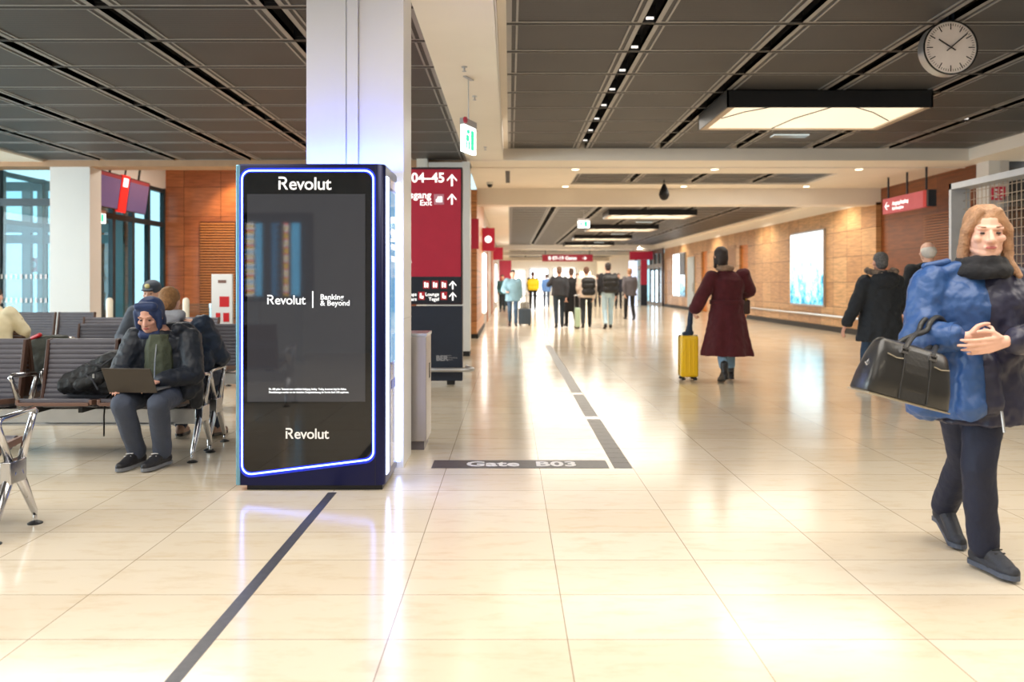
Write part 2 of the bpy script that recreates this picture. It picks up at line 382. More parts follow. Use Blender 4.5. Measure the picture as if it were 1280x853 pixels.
M_DOORW = mat('honey_door', rgb(206, 122, 34), 0.35, var=(3, 0.25), stretch=(1, 1, 8))
for k, (a, b) in enumerate(((29.2, 30.3), (35.2, 36.3))):
    d = struct(MB().box(8.78, 8.85, a + 0.02, b - 0.02, 0.02, 2.72), 'door_%d' % (k + 1), M_DOORW)
    MB().tube([(8.74, a + 0.12, 1.05), (8.74, a + 0.12, 1.2)], 0.012).tube([(8.74, a + 0.12, 1.12), (8.8, a + 0.12, 1.12)], 0.01).build('door_handle', M_CHROME, d)
mb = MB()
for k in range(16): mb.box(8.68, 8.71, 30.75, 31.9, 1.9 + k * 0.055, 1.925 + k * 0.055)
struct(mb, 'trim_8', mat('oak_slat', rgb(150, 108, 70), 0.4))
struct(MB().box(8.64, 8.7, 18.9, 29.2, 0, 0.14).box(8.64, 8.7, 36.3, 45.0, 0, 0.14), 'baseboard_right', M_DARK)
struct(MB().tube([(8.55, 19.2, 0.42), (8.55, 29.0, 0.42)], 0.035).box(8.55, 8.7, 19.4, 19.44, 0.4, 0.44).box(8.55, 8.7, 24.0, 24.04, 0.4, 0.44).box(8.55, 8.7, 28.6, 28.64, 0.4, 0.44), 'trim_9', M_ALU)
# frosted service door past the second honey door
d = struct(MB().box(8.66, 8.72, 37.6, 39.0, 0.05, 2.55), 'door_3', mat('frosted_door', rgb(168, 182, 186), 0.3)); MB().box(8.62, 8.66, 37.7, 37.75, 0.9, 1.3).build('door_handle', M_CHROME, d)

# left side beyond the beam
struct(MB().box(-0.95, -0.77, 18.8, 24, 0, 3.5), 'wall_left', wood_mat('oak_blocks', 'X', (200, 138, 88), (178, 118, 72), 1.2, 0.4))
struct(MB().box(-0.95, -0.77, 24, 80, 0, 3.5), 'wall_left', mat('grey_cladding', rgb(170, 150, 135), 0.3))
mb = MB(); mb.box(-0.8, -0.74, 27.0, 27.6, 0, 3.2); mb.box(-0.8, -0.74, 33.5, 36.0, 0, 3.0)
struct(mb, 'trim_10', mat('copper_wood', rgb(170, 96, 50), 0.4))
struct(MB().box(-0.97, -0.74, 18.78, 23.9, 0, 0.1), 'baseboard_left', M_DARK)
# partition behind the totem sign with its white portal
struct(MB().box(-1.50, -0.84, 14.5, 14.62, 0, 3.40).box(-16, -15.8, -5, 15, 3.3, 4.0), 'wall_middle', M_WHITE)
struct(MB().box(-1.7, -1.5, 14.62, 20.0, 0, 4.45).box(-1.5, -0.8, 14.62, 14.8, 0, 3.4), 'wall_middle', M_CREAM)
p = struct(MB().box(-0.845, -0.705, 14.2, 14.62, 0.09, 3.46).box(-1.45, -0.705, 14.3, 14.62, 3.36, 3.46), 'trim_11', M_WHITE)
MB().box(-0.84, -0.71, 14.21, 14.6, 0, 0.09).build('plinth', M_DARK, p)

# left hall: wood end wall, facade, bulkhead
struct(MB().box(-8.62, -1.6, 20.0, 20.2, 0, 4.45), 'wall_back', M_WOOD_L)
mb = MB()
for k in range(36): mb.box(-7.72, -6.85, 19.95, 20.0, 0.45 + k * 0.066, 0.45 + k * 0.066 + 0.036)
struct(mb, 'trim_12', mat('red_slat', rgb(184, 116, 62), 0.4)); struct(MB().box(-7.74, -6.83, 19.985, 20.02, 0.4, 2.84), 'trim_13', mat('slat_backing', rgb(84, 42, 18), 0.6))
struct(MB().box(-8.72, -8.6, 15.3, 20.0, 3.64, 4.45), 'wall_left', M_WHITE)
def window(name, M, w, h, cols, rows, fw=0.06, depth=0.1, fm=None, gl=True):
    """M places local x along the wall, z up, y outwards"""
    fr = MB()
    for x in cols: fr.box(x - fw / 2, x + fw / 2, 0, depth, 0, h, 0, M)
    for z in rows: fr.box(0, w, 0.005, depth - 0.005, z - fw / 2, z + fw / 2, 0, M)
    o = struct(fr, name, fm or M_ANTH)
    if gl: MB().box(0, w, depth * 0.45, depth * 0.45 + 0.012, 0, h, 0, M).build('pane', M_GLASS, o)
    return o
MX = lambda x, y: Matrix.Translation((x, y, 0)) @ Matrix.Rotation(PI / 2, 4, 'Z')
window('window_1', MX(-8.6, 15.4), 4.6, 3.66, [0.03, 1.05, 2.0, 2.9, 3.7, 4.55], [0.05, 2.75, 3.6], 0.12)
dots = MB()
for z in (0.92, 1.38):
    for k in range(56): dots.box(-13.9 + k * 0.095, -13.9 + k * 0.095 + 0.035, 15.425, 15.43, z, z + 0.09)
wf = window('window_2', Matrix.Translation((-14, 15.4, 0)), 5.4, 3.66, [0.03, 1.4, 2.9, 4.12, 5.37], [0.05, 2.86, 3.6], 0.14)
dots.build('dot_marking', M_PRINT, wf)
# outer layer of the entrance lobby, seen through the glass
wf = window('window_3', Matrix.Translation((-16, 18.2, 0)), 7.2, 3.6, [0.4, 2.0, 3.55, 5.0, 5.35, 6.4, 7.1], [0.05, 2.3, 2.55, 3.5], 0.2, fm=M_TEAL)
wf = window('window_4', MX(-10.6, 15.6), 6.0, 3.66, [0.03, 1.2, 2.6, 3.9], [0.05, 2.6, 3.6], 0.1, fm=M_TEAL)
struct(MB().box(-10.3, -9.5, 19.9, 20.1, 0, 3.2), 'wall_lobby', M_WOOD_L)
for k, (x, y) in enumerate(((-11.04, 18.275),)):
    t = tag(MB().box(x, x + 0.26, y, y + 0.015, 1.55, 1.88).build('notice_sign', M_RED, bev=0.01), 'small square dark red no-entry notice on the glass entrance at far left', 'sign')
    MB().lathe([(0.075, 0), (0.09, 0), (0.09, 0.004), (0.075, 0.004)], (x + 0.13, y - 0.001, 1.72), M=Matrix.Rotation(PI / 2, 4, 'X')).box(x + 0.08, x + 0.18, y - 0.004, y, 1.70, 1.74).build('symbol', M_PRINT, t)
# far left and rear envelope (outside the frame)
window('window_5', MX(-15.9, -4.8), 20, 3.9, [0.05 + 2.0 * k for k in range(11)], [0.05, 2.7, 3.6], 0.12)
struct(MB().box(-16, 14, -5.0, -4.8, 0, 4.0), 'wall_rear', mat('grey_wall', rgb(186, 184, 182), 0.6))
struct(MB().box(13.9, 14, -5, 15, 0, 4.0), 'wall_right', M_WHITE)
struct(MB().box(-0.95, 9, 80, 80.2, 0, 4), 'wall_end', mat('pale_wall', rgb(225, 225, 225), 0.5))

# ---------------------------------------------------------------- columns
def column(x0, x1, y0, y1, z, split=True):
    c = struct(MB().box(x0 + 0.01, x1, y0 + 0.012, y1, 0, z), 'column', M_WHITE)
    if not split: return c
    mid = x0 + (x1 - x0) * 0.405; m2 = x0 + (x1 - x0) * 0.545
    MB().box(x0, mid, y0, y0 + 0.03, 0.0, z).build('cladding_panel', M_WHITE, c)
    MB().box(m2, x1 + 0.001, y0, y0 + 0.03, 0.0, z).box(mid + 0.012, m2 - 0.008, y0 - 0.014, y0 + 0.03, 0.0, z).build('cladding_panel', M_WHITE, c)
    MB().box(x0 - 0.003, x1 + 0.003, y0 - 0.002, y1, 1.044, 1.050).build('joint', M_GROOVE, c)
    return c
column(-1.43, -0.748, 5.63, 6.08, 3.9)
column(-8.55, -7.80, 14.85, 15.28, 3.6, False)
# neighbouring column seen only in reflections, and the pillar at the shop
c = struct(MB().box(8.78, 9.0, 14.66, 15.05, 0, SOF), 'column', M_WHITE)
struct(MB().box(8.98, 9.14, 14.64, 15.0, 0, SOF), 'column', mat('grey_cladding_dark', rgb(190, 186, 182), 0.5))

# ---------------------------------------------------------------- shop on the right
struct(MB().box(9.14, 14, 14.75, 14.9, 2.3, SOF), 'wall_shop', M_NAVY)
wf = window('window_6', Matrix.Translation((9.14, 14.72, 0)), 4.8, 2.3, [0.03, 1.7, 3.3, 4.77], [0.05, 2.26], 0.07)
struct(MB().box(9.0, 14, 18.0, 18.1, 0, 3.5), 'wall_shop', mat('shop_back', rgb(96, 104, 116), 0.5, var=(3, 0.4)))
t = thing('shop_sign', 'black shop sign with white lettering above the glass front at far right', 'sign')
MB().box(9.15, 10.6, 14.70, 14.74, 2.45, 3.42).build('board', mat('sign_black', rgb(30, 26, 26), 0.4), t)
tx = MB()
for k, s_ in enumerate(('Arrivederci', 'Bistro &', 'Geschäfte', 'alle Etagen')): tx.text(s_, Matrix.Translation((9.55, 14.69, 3.0 - k * 0.155)) @ FACE_CAM, 0.15, 0.003)
tx.build('lettering', M_PRINT, t)
t = thing('wall_lamp', 'bright white lamp glowing above the black shop sign at far right', 'lamp')
MB().box(9.5, 10.0, 14.55, 14.70, 3.28, 3.34).build('lamp_arm', M_DARK, t); MB().ell((9.75, 14.5, 3.34), (0.19, 0.08, 0.10)).build('bulb', emit('bulb', (1, 0.95, 0.85), 9), t, smooth=True)
t = thing('notice_sign', 'small red notice with two white columns of pictograms on the white pillar at right', 'sign')
MB().box(8.81, 9.05, 14.60, 14.63, 2.82, 3.06).build('plate', M_RED, t)
tx = MB()
for k in range(3):
    tx.box(8.85, 8.90, 14.595, 14.6, 2.85 + k * 0.065, 2.89 + k * 0.065); tx.box(8.96, 9.01, 14.595, 14.6, 2.85 + k * 0.065, 2.88 + k * 0.065)
tx.build('pictogram', M_PRINT, t)
# wire mesh enclosure
t = thing('mesh_enclosure', 'tall grey framed wire mesh enclosure behind the woman in the blue coat', 'partition')
MB().box(6.04, 6.30, 8.6, 8.66, 0, 2.66).box(6.04, 6.30, 10.94, 11.0, 0, 2.66).box(6.04, 6.30, 8.6, 11.0, 2.58, 2.66).build('frame', mat('grey_frame', rgb(186, 188, 194), 0.4), t)
g = MB()
for k in range(26): g.tube([(6.2, 8.7 + k * 0.09, 0.5), (6.2, 8.7 + k * 0.09, 2.58)], 0.005, 5)
for k in range(19): g.tube([(6.205, 8.64, 0.55 + k * 0.11), (6.205, 10.95, 0.55 + k * 0.11)], 0.005, 5)
g.build('wire_mesh', mat('mesh_wire', rgb(190, 176, 160), 0.4, 0.6), t)
MB().box(6.12, 6.26, 8.6, 10.95, 0.02, 0.5).build('base_panel', mat('grey_blue_panel', rgb(120, 132, 142), 0.4), t)
MB().box(6.28, 6.29, 8.66, 10.2, 0.5, 2.4).build('pane', glass('tinted_pane', (0.62, 0.7, 0.78), 0.12), t)

# ---------------------------------------------------------------- luminous ceiling boxes
LAMP_P = 32
def lamp_box(x0, x1, y0, y1, zc, zb, label):
    t = thing('ceiling_light', label, 'ceiling light', ((x0 + x1) / 2, (y0 + y1) / 2, zb), 0, 'luminous boxes hung under the dark ceiling')
    hx = (x1 - x0) / 2; hy = (y1 - y0) / 2; h = zc - zb
    MB().box(-hx, hx, -hy, -hy + 0.03, 0, h).build('fascia', mat('fascia_black', rgb(16, 18, 24), 0.5), t)
    MB().box(-hx, hx, hy - 0.03, hy, 0, h).box(-hx, -hx + 0.02, -hy, hy, 0, h).box(hx - 0.02, hx, -hy, hy, 0, h).box(-hx, hx, -hy, hy, h - 0.01, h).build('side_panel', M_SLOT, t)
    MB().box(-hx + 0.02, -hx + 0.1, -hy + 0.03, hy - 0.03, 0.0, 0.03).box(hx - 0.1, hx - 0.02, -hy + 0.03, hy - 0.03, 0.0, 0.03).box(-hx + 0.1, hx - 0.1, hy - 0.06, hy - 0.03, 0, 0.03).build('rim', mat('lamp_rim', rgb(206, 186, 164), 0.5), t)
    d = MB().box(-hx + 0.1, hx - 0.1, -hy + 0.03, hy - 0.06, 0.02, 0.03).build('diffuser', M_LAMP, t)
    MB().tube([(-hx * 0.55, -hy + 0.05, 0.017), (-hx * 0.75, -hy * 0.55, 0.017), (-hx * 0.9, 0, 0.017)], 0.008, 5).build('seam', M_DARK, d)
    MB().tube([(0.04 * hx, -hy + 0.05, 0.017), (-0.14 * hx, 0, 0.017), (-0.2 * hx, hy - 0.08, 0.017)], 0.008, 5).build('seam', M_DARK, d)
    MB().tube([(hx * 0.25, -hy + 0.05, 0.017), (hx * 0.55, -hy * 0.5, 0.017), (hx * 0.9, hy * 0.2, 0.017)], 0.008, 5).build('seam', M_DARK, d)
    area('lamp_glow', ((x0 + x1) / 2, (y0 + y1) / 2, zb - 0.01), x1 - x0 - 0.3, y1 - y0 - 0.2, LAMP_P, (1, 0.92, 0.78))
    # small clear tray hung below the light
    MB().box(-0.28, 0.22, hy - 0.25, hy - 0.05, -0.12, -0.10).build('hanging_tray', mat('tray', rgb(110, 124, 134), 0.3), t)
    return t
ln = ['large luminous ceiling box with arched seams nearest the round clock',
      'nearest of the luminous ceiling boxes beyond the deep cream beam',
      'second luminous ceiling box beyond the deep cream beam', 'third luminous ceiling box beyond the deep cream beam',
      'fourth luminous ceiling box beyond the deep cream beam', 'farthest luminous ceiling box down the corridor']
lamp_box(2.76, 5.37, 10.14, 11.68, 3.75, 3.53, ln[0])
for k, yy in enumerate((24.5, 30.8, 37.5, 44.0, 50.0)): lamp_box(3.04, 5.75, yy, yy + 1.6, 3.56, 3.38, ln[k + 1])
for k, (x0, yy, z) in enumerate(((2.76, 3.64, 3.75), (2.76, -2.86, 3.75))):
    t = lamp_box(x0, x0 + 2.61, yy, yy + 1.54, z, 3.53, 'luminous ceiling box above the viewer'); 

# ---------------------------------------------------------------- small ceiling fittings
k = 0
for Y in (15.8, 18.9):
    for x in (1.3, 4.05, 6.9):
        d = tag(MB().lathe([(0.0, 0), (0.07, 0), (0.07, -0.006), (0.0, -0.006)], (0, 0, 0)).build('downlight', M_DOWN, loc=(x, min(Y, 18.6), SOF - 0.002)),
            'round downlight in the cream soffit, %s row, %s of three' % ('nearer' if Y < 17 else 'farther', ('left', 'middle', 'right')[k % 3]), 'downlight', 'downlights around the small grey ceiling field')
        spot('downlight_beam', (x, min(Y, 18.4), SOF - 0.03), 55, size=1.5); k += 1
# lamps in the slots
M_SL = emit('slot_lamp', (1, 0.95, 0.88), 0.8)
def slot_lamp(x, y, z, lab):
    return tag(MB().box(-0.035, 0.035, -0.012, 0.012, 0.01, 0.03).build('slot_spotlight', M_SL, loc=(x, y, z)), lab, 'spotlight', 'small white spotlights in the dark ceiling slots')
for j in range(8): slot_lamp(1.31, RY[13 + j] - 0.09, 3.755, 'small white spotlight in the ceiling slot right of the exit sign')
for j in (14, 16): slot_lamp(6.86, RY[j + 2] - 0.09, 3.755, 'small white spotlight in the slot right of the clock')
for x, j in ((-3.34, 13), (-3.34, 15), (-3.34, 19), (-6.13, 18), (-6.13, 20)): slot_lamp(x, LY[j] + 0.04, 3.575, 'small white spotlight in a slot of the left ceiling')
for p_ in ((-0.47, 8.3), (-0.42, 9.6), (-0.5, 11.8), (-0.4, 13.2)):
    s = tag(MB().lathe([(0.004, 0), (0.03, 0), (0.03, -0.008), (0.008, -0.01), (0.008, -0.04), (0.022, -0.045), (0.022, -0.05), (0.002, -0.05)]).build('sprinkler', M_ALU, loc=(p_[0], p_[1], SOF)), 'small metal sprinkler under the cream soffit', 'sprinkler', 'sprinklers under the cream soffit')
t = thing('dome_camera', 'small black dome camera under the cream soffit left of the vent slot', 'camera', (-0.44, 17.8, SOF))
MB().lathe([(0.005, 0), (0.07, 0), (0.07, -0.05), (0.005, -0.05)]).build('housing', M_WHITE, t); MB().lathe([(0.06, -0.05), (0.055, -0.09), (0.03, -0.115), (0.002, -0.12)]).build('dome', M_BLACKP, t, smooth=True)
t = tag(MB().box(-0.045, 0.045, -1.9, 0, -0.004, 0.0).build('vent_slot', M_DARK, loc=(-0.04, 17.9, SOF)), 'long narrow dark vent slot in the cream soffit', 'vent')
t = thing('hanging_loudspeaker', 'black teardrop loudspeaker hanging below the cream soffit', 'loudspeaker', (3.36, 17.4, SOF))
MB().tube([(0, 0, 0), (0, 0, -0.1)], 0.012).build('stem', M_BLACKP, t)
MB().lathe([(0.01, -0.08), (0.035, -0.1), (0.06, -0.16), (0.10, -0.25), (0.115, -0.32), (0.09, -0.40), (0.04, -0.44), (0.002, -0.45)]).build('housing', M_BLACKP, t, smooth=True)

# exit signs
M_EXW = emit('exit_white', (0.92, 1.0, 0.95), 2.2); M_EXG = emit('exit_green', (0.02, 0.55, 0.25), 1.2)
def exit_sign(name_label, loc, rz, wd, ht, rod):
    t = thing('exit_sign', name_label, 'exit sign', loc, rz)
    MB().box(-wd / 2, wd / 2, -0.03, 0.03, ht - 0.07, ht).build('housing', M_STEEL, t)
    MB().box(-wd / 2, wd / 2, -0.02, 0.02, 0, ht - 0.07).build('panel', M_EXW, t)
    MB().tube([(0, 0, ht), (0, 0, ht + rod)], 0.006, 6).box(-0.1, 0.1, -0.02, 0.02, ht + rod - 0.01, ht + rod).build('rod', M_ALU, t)
    g = MB()
    for s in (-1, 1):
        y = s * 0.022; a, b = sorted((y, y + s * 0.002))
        g.cap((-wd * 0.20, y, ht * 0.62), (-wd * 0.20, y, ht * 0.62), 0.025, n=8).box(-wd * 0.34, -wd * 0.10, a, b, ht * 0.34, ht * 0.52).box(-wd * 0.33, -wd * 0.24, a, b, ht * 0.1, ht * 0.36).box(-wd * 0.16, -wd * 0.05, a, b, ht * 0.1, ht * 0.36)
        g.box(wd * 0.05, wd * 0.3, a, b, ht * 0.1, ht * 0.7)
    g.build('pictogram', M_EXG, t); return t
t = exit_sign('green and white exit sign on a rod under the nearer cream soffit', (-0.45, 8.75, 2.72), 1.2, 0.32, 0.36, 0.465)
MB().lathe([(0.001, 0), (0.035, 0), (0.035, 0.02), (0.001, 0.02)], (-0.17, -0.03, 0.33), M=Matrix.Rotation(PI / 2, 4, 'X')).build('button', M_RED, t)
exit_sign('bright green and white exit sign hanging in the corridor beside the ceiling boxes', (2.28, 24.6, 3.0), 0, 0.36, 0.28, 0.26)

# clock
t = thing('wall_clock', 'round white station clock hanging from the dark ceiling', 'clock', (4.08, 7.40, 3.48))
R90 = Matrix.Rotation(PI / 2, 4, 'X')
MB().lathe([(0.236, 0.0), (0.25, 0.0), (0.25, -0.11), (0.236, -0.11)], M=R90, n=48, hollow=True).build('case', M_ALU, t, smooth=True, angle=0.6)
MB().lathe([(0.241, 0.006), (0.252, 0.006), (0.252, -0.006), (0.241, -0.006)], M=R90, n=48, hollow=True).build('bezel', M_BLACKP, t)
f = MB().lathe([(0.001, -0.001), (0.241, -0.001), (0.241, -0.10), (0.001, -0.10)], M=R90, n=48).build('face', mat('clock_face', rgb(236, 228, 226), 0.25), t)
mk = MB(); hd = MB()
for k in range(60):
    Rk = Matrix.Rotation(2 * PI * k / 60, 4, 'Y'); L5 = k % 5 == 0
    mk.box(-0.004 if L5 else -0.0017, 0.004 if L5 else 0.0017, -0.004, -0.001, 0.165 if L5 else 0.20, 0.222, 0, Rk)
mk.build('minute_marks', M_BLACKP, t)
hd.box(-0.0045, 0.0045, -0.008, -0.005, -0.05, 0.20, 0, Matrix.Rotation(math.radians(50), 4, 'Y')).build('minute_hand', M_BLACKP, t)
MB().box(-0.0055, 0.0055, -0.011, -0.008, -0.05, 0.135, 0, Matrix.Rotation(math.radians(-57), 4, 'Y')).build('hour_hand', M_BLACKP, t)
MB().box(-0.035, -0.01, 0.02, 0.08, 0.24, 0.44).box(0.02, 0.045, 0.02, 0.08, 0.24, 0.44).build('bracket', M_NAVY, t)

# ---------------------------------------------------------------- signs along the corridor
def arrow(mb, M, s, m=0):
    """upward arrow of height s in local x/y"""
    t = s * 0.16
    for poly in ([(-t / 2, 0), (t / 2, 0), (t / 2, s * 0.9), (-t / 2, s * 0.9)],
                 [(-s * .42, s * .52), (-s * .42 + t * .2, s * .40), (0, s * .82), (0, s)], [(s * .42, s * .52), (s * .42 - t * .2, s * .40), (0, s * .82), (0, s)]):
        mb.prism([(p[0], p[1]) for p in poly], 0, 0.002, m, M @ Matrix.Rotation(-PI / 2, 4, 'X'))
    return mb
t = thing('totem_sign', 'tall red and navy directory totem standing behind the white column', 'sign')
Y = 10.2
def S(px, py): return at(px, py, Y)
xr = S(578, 0).x; xl = -1.72; z0 = 0.05
MB().box(xl, xr, Y, Y + 0.18, S(0, 381).z, S(0, 209).z).build('casing', mat('totem_case', rgb(52, 34, 44), 0.4), t, bev=0.01)
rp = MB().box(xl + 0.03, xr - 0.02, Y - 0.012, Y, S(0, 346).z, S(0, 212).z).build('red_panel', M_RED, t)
np_ = MB().box(xl + 0.03, xr - 0.02, Y - 0.012, Y, S(0, 379).z, S(0, 346).z).build('navy_panel', M_NAVY, t)
MB().box(xl, xr + 0.0, Y + 0.01, Y + 0.17, z0, S(0, 383).z).build('lower_panel', mat('totem_navy', rgb(30, 40, 58), 0.4), t, bev=0.008)
for x in (xl + 0.15, xr - 0.15): MB().box(x - 0.05, x + 0.05, Y + 0.03, Y + 0.15, 0, z0).build('foot', M_BLACKP, t)
def FT(px, py, y=None): p = at(px, py, Y); return Matrix.Translation((p.x, Y - 0.014, p.z)) @ FACE_CAM
tx = MB()
tx.text('B', FT(472, 343), 0.85, 0.02, sx=0.9)
tx.text('04–45', FT(556, 228), 0.17, 0.004, align='RIGHT'); arrow(tx, FT(565, 233), 0.155)
tx.text('Ausgang', FT(539, 248), 0.125, 0.002, align='RIGHT'); tx.text('Exit', FT(540, 257), 0.10, 0.001, align='RIGHT'); arrow(tx, FT(565, 256), 0.14)
tx.build('lettering', M_SIGNW, rp)
ic = MB().box(S(542.5, 0).x, S(555, 0).x, Y - 0.015, Y - 0.012, S(0, 256).z, S(0, 243).z).build('icon_plate', mat('pale_red', rgb(206, 140, 160), 0.5), rp)
b_ = MB(); b_.box(S(545, 0).x, S(553, 0).x, Y - 0.018, Y - 0.015, S(0, 253).z, S(0, 249).z).box(S(547, 0).x, S(553, 0).x, Y - 0.018, Y - 0.015, S(0, 249).z, S(0, 246).z).build('pictogram', M_SIGNW, ic)
tx = MB(); rd = MB()
for px in (529, 540, 551):
    rd.box(S(px, 0).x, S(px + 8, 0).x, Y - 0.015, Y - 0.012, S(0, 361).z, S(0, 351).z)
    tx.box(S(px + 1.5, 0).x, S(px + 3.5, 0).x, Y - 0.018, Y - 0.015, S(0, 359.5).z, S(0, 353).z).box(S(px + 4.5, 0).x, S(px + 6.5, 0).x, Y - 0.018, Y - 0.015, S(0, 359.5).z, S(0, 354).z)
for px in (523, 551):
    rd.box(S(px, 0).x, S(px + 8, 0).x, Y - 0.015, Y - 0.012, S(0, 375).z, S(0, 365).z)
    tx.box(S(px + 2, 0).x, S(px + 4, 0).x, Y - 0.018, Y - 0.015, S(0, 373).z, S(0, 366.5).z).box(S(px + 4, 0).x, S(px + 6.5, 0).x, Y - 0.018, Y - 0.015, S(0, 373.5).z, S(0, 370).z)
arrow(tx, FT(566, 362), 0.11); arrow(tx, FT(566, 376), 0.11)
tx.text('Lounge', FT(549, 370), 0.06, 0.001, align='RIGHT'); tx.text('Tegel', FT(549, 376), 0.06, 0.001, align='RIGHT'); tx.text('Shops', FT(521, 370), 0.06, 0.001, align='RIGHT'); tx.text('Bars', FT(521, 376), 0.06, 0.001, align='RIGHT')
tx.build('lettering', M_SIGNW, np_); rd.build('icon_plate', mat('icon_red', rgb(190, 30, 50), 0.5), np_)
tx = MB(); tx.text('BER', Matrix.Translation((0, 0.022, 0)) @ FT(545, 451), 0.09, 0.004)
for k, s_ in enumerate(('Berlin', 'Brandenburg', 'Airport')): tx.text(s_, Matrix.Translation((0, 0.022, 0)) @ FT(558, 445.5 + k * 2.6), 0.026, 0.0)
tx.build('emblem', mat('emblem_grey', rgb(150, 152, 160), 0.5), t)
b = MB(); zz = 0.21
pts = [(-1.9, Y - 0.16), (-0.56, Y - 0.16)] + [(-0.56 + 0.09 * math.sin(a), Y - 0.07 - 0.09 * math.cos(a)) for a in (0.5, 1.0, 1.57, 2.2, 2.8)] + [(-0.56, Y + 0.2)]
b.tube([(p[0], p[1], zz) for p in pts], 0.028).tube([(-0.72, Y - 0.16, zz), (-0.72, Y + 0.05, zz)], 0.012).tube([(-1.6, Y - 0.16, zz), (-1.6, Y + 0.05, zz)], 0.012)
b.build('bumper_rail', M_ALU, t, smooth=True)

t = thing('hanging_sign', 'pink-red direction sign hanging on three rods by the dark wood wall', 'sign')
X = 8.0; y0, y1 = 15.35, 17.15; zt, zb = 3.09, 2.77
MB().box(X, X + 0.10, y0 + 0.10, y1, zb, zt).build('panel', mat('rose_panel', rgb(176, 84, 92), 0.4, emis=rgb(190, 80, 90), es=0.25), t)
MB().box(X - 0.005, X + 0.105, y0, y0 + 0.12, zb, zt).build('end_cap', M_REDP, t); MB().box(X, X + 0.16, y0 - 0.06, y0, zb, zt).build('bracket_plate', M_NAVY, t)
MB().tube([(X + 0.05, 15.45, zt), (X + 0.05, 15.45, SOF)], 0.02, 8).build('rod', M_NAVY, t)
for y_ in (16.2, 17.0): MB().tube([(X + 0.05, y_, zt), (X + 0.05, y_, SOF)], 0.02, 8).build('rod', M_NAVY, t)
FX_ = lambda y, z: frame4((0, -1, 0), (0, 0, 1), (-1, 0, 0), (X - 0.003, y, z))
tx = MB(); tx.text('Ausgang Empfang', FX_(16.72, 2.93), 0.10, 0.004, sx=0.95); tx.text('Exit Reception', FX_(16.72, 2.83), 0.08, 0.003)
arrow(tx, frame4((0, 0, 1), (0, 1, 0), (-1, 0, 0), (X - 0.003, 16.86, 2.93)), 0.2)
tx.build('lettering', M_SIGNW, t)

def plain_sign(name, lab, x0, x1, y, z0, z1, txt=None, rod=None, size=0.12, d=0.08, base=0):
    t = thing(name, lab, 'sign'); MB().box(x0, x1, y, y + d, z0, z1).build('panel', M_RED, t)
    if base: MB().box(x0, x1, y, y + d, 0, z0).build('lower_panel', M_NAVY, t)
    if txt: MB().text(txt, Matrix.Translation(((x0 + x1) / 2, y - 0.005, (z0 + z1) / 2 - size * 0.35)) @ FACE_CAM, size, 0.008, align='CENTER').build('lettering', M_SIGNW, t)
    for x_ in ((x0 + 0.2, x1 - 0.2) if rod else ()): MB().tube([(x_, y + d / 2, z1), (x_, y + d / 2, rod)], 0.02, 6).build('rod', M_DARK, t)
    return t
plain_sign('hanging_sign', 'long red gate sign hanging across the corridor beneath the yellow lights', 2.0, 5.1, 49.0, 2.62, 3.05, 'B 07-19 Gates    →', 3.56, 0.3)
plain_sign('wall_sign', 'red sign fixed high on the wooden pier right of the totem', -0.93, -0.72, 18.66, 2.1, 2.8, None, None)
t = plain_sign('hanging_sign', 'square red sign with white pictograms projecting from the left corridor wall', -0.78, -0.42, 22.5, 2.2, 2.85, None, None)
MB().lathe([(0.001, 0), (0.10, 0), (0.10, 0.004), (0.001, 0.004)], (-0.6, 22.495, 2.53), M=Matrix.Rotation(PI / 2, 4, 'X')).build('pictogram', M_SIGNW, t)
plain_sign('hanging_sign', 'small red sign projecting from the left corridor wall farther away', -0.78, -0.3, 36.0, 2.35, 2.9, None, None)
plain_sign('totem_sign', 'distant red totem panel on the left of the corridor behind the traveller in teal', -0.6, 0.1, 46.0, 1.1, 2.6, None, None, base=1)
plain_sign('hanging_sign', 'red sign above the distant lit shopfront on the right', 7.2, 8.6, 48.0, 2.7, 3.2, None, 3.4)
plain_sign('totem_sign', 'distant red totem panel at the right by the person in a grey coat', 7.62, 8.0, 46.5, 1.2, 2.65, None, None, base=1)
t = tag(MB().box(6.95, 7.45, 46.6, 46.7, 0.0, 2.6).build('light_box', emit('pale_blue_box', (0.7, 0.78, 1.0), 0.9)), 'pale blue glowing panel left of the distant red totem', 'light box')
# glowing strip on the left wall
t = tag(MB().box(-0.75, -0.70, 22.6, 24.2, 0.45, 2.15).build('light_box', emit('white_box', (1, 0.97, 0.9), 3.5)), 'tall glowing white light box on the left corridor wall', 'light box')
t = tag(MB().box(-0.75, -0.72, 42, 45, 0.3, 2.3).build('light_box', emit('white_box2', (1, 0.97, 0.9), 3.0)), 'small distant glowing panel on the left corridor wall', 'light box')

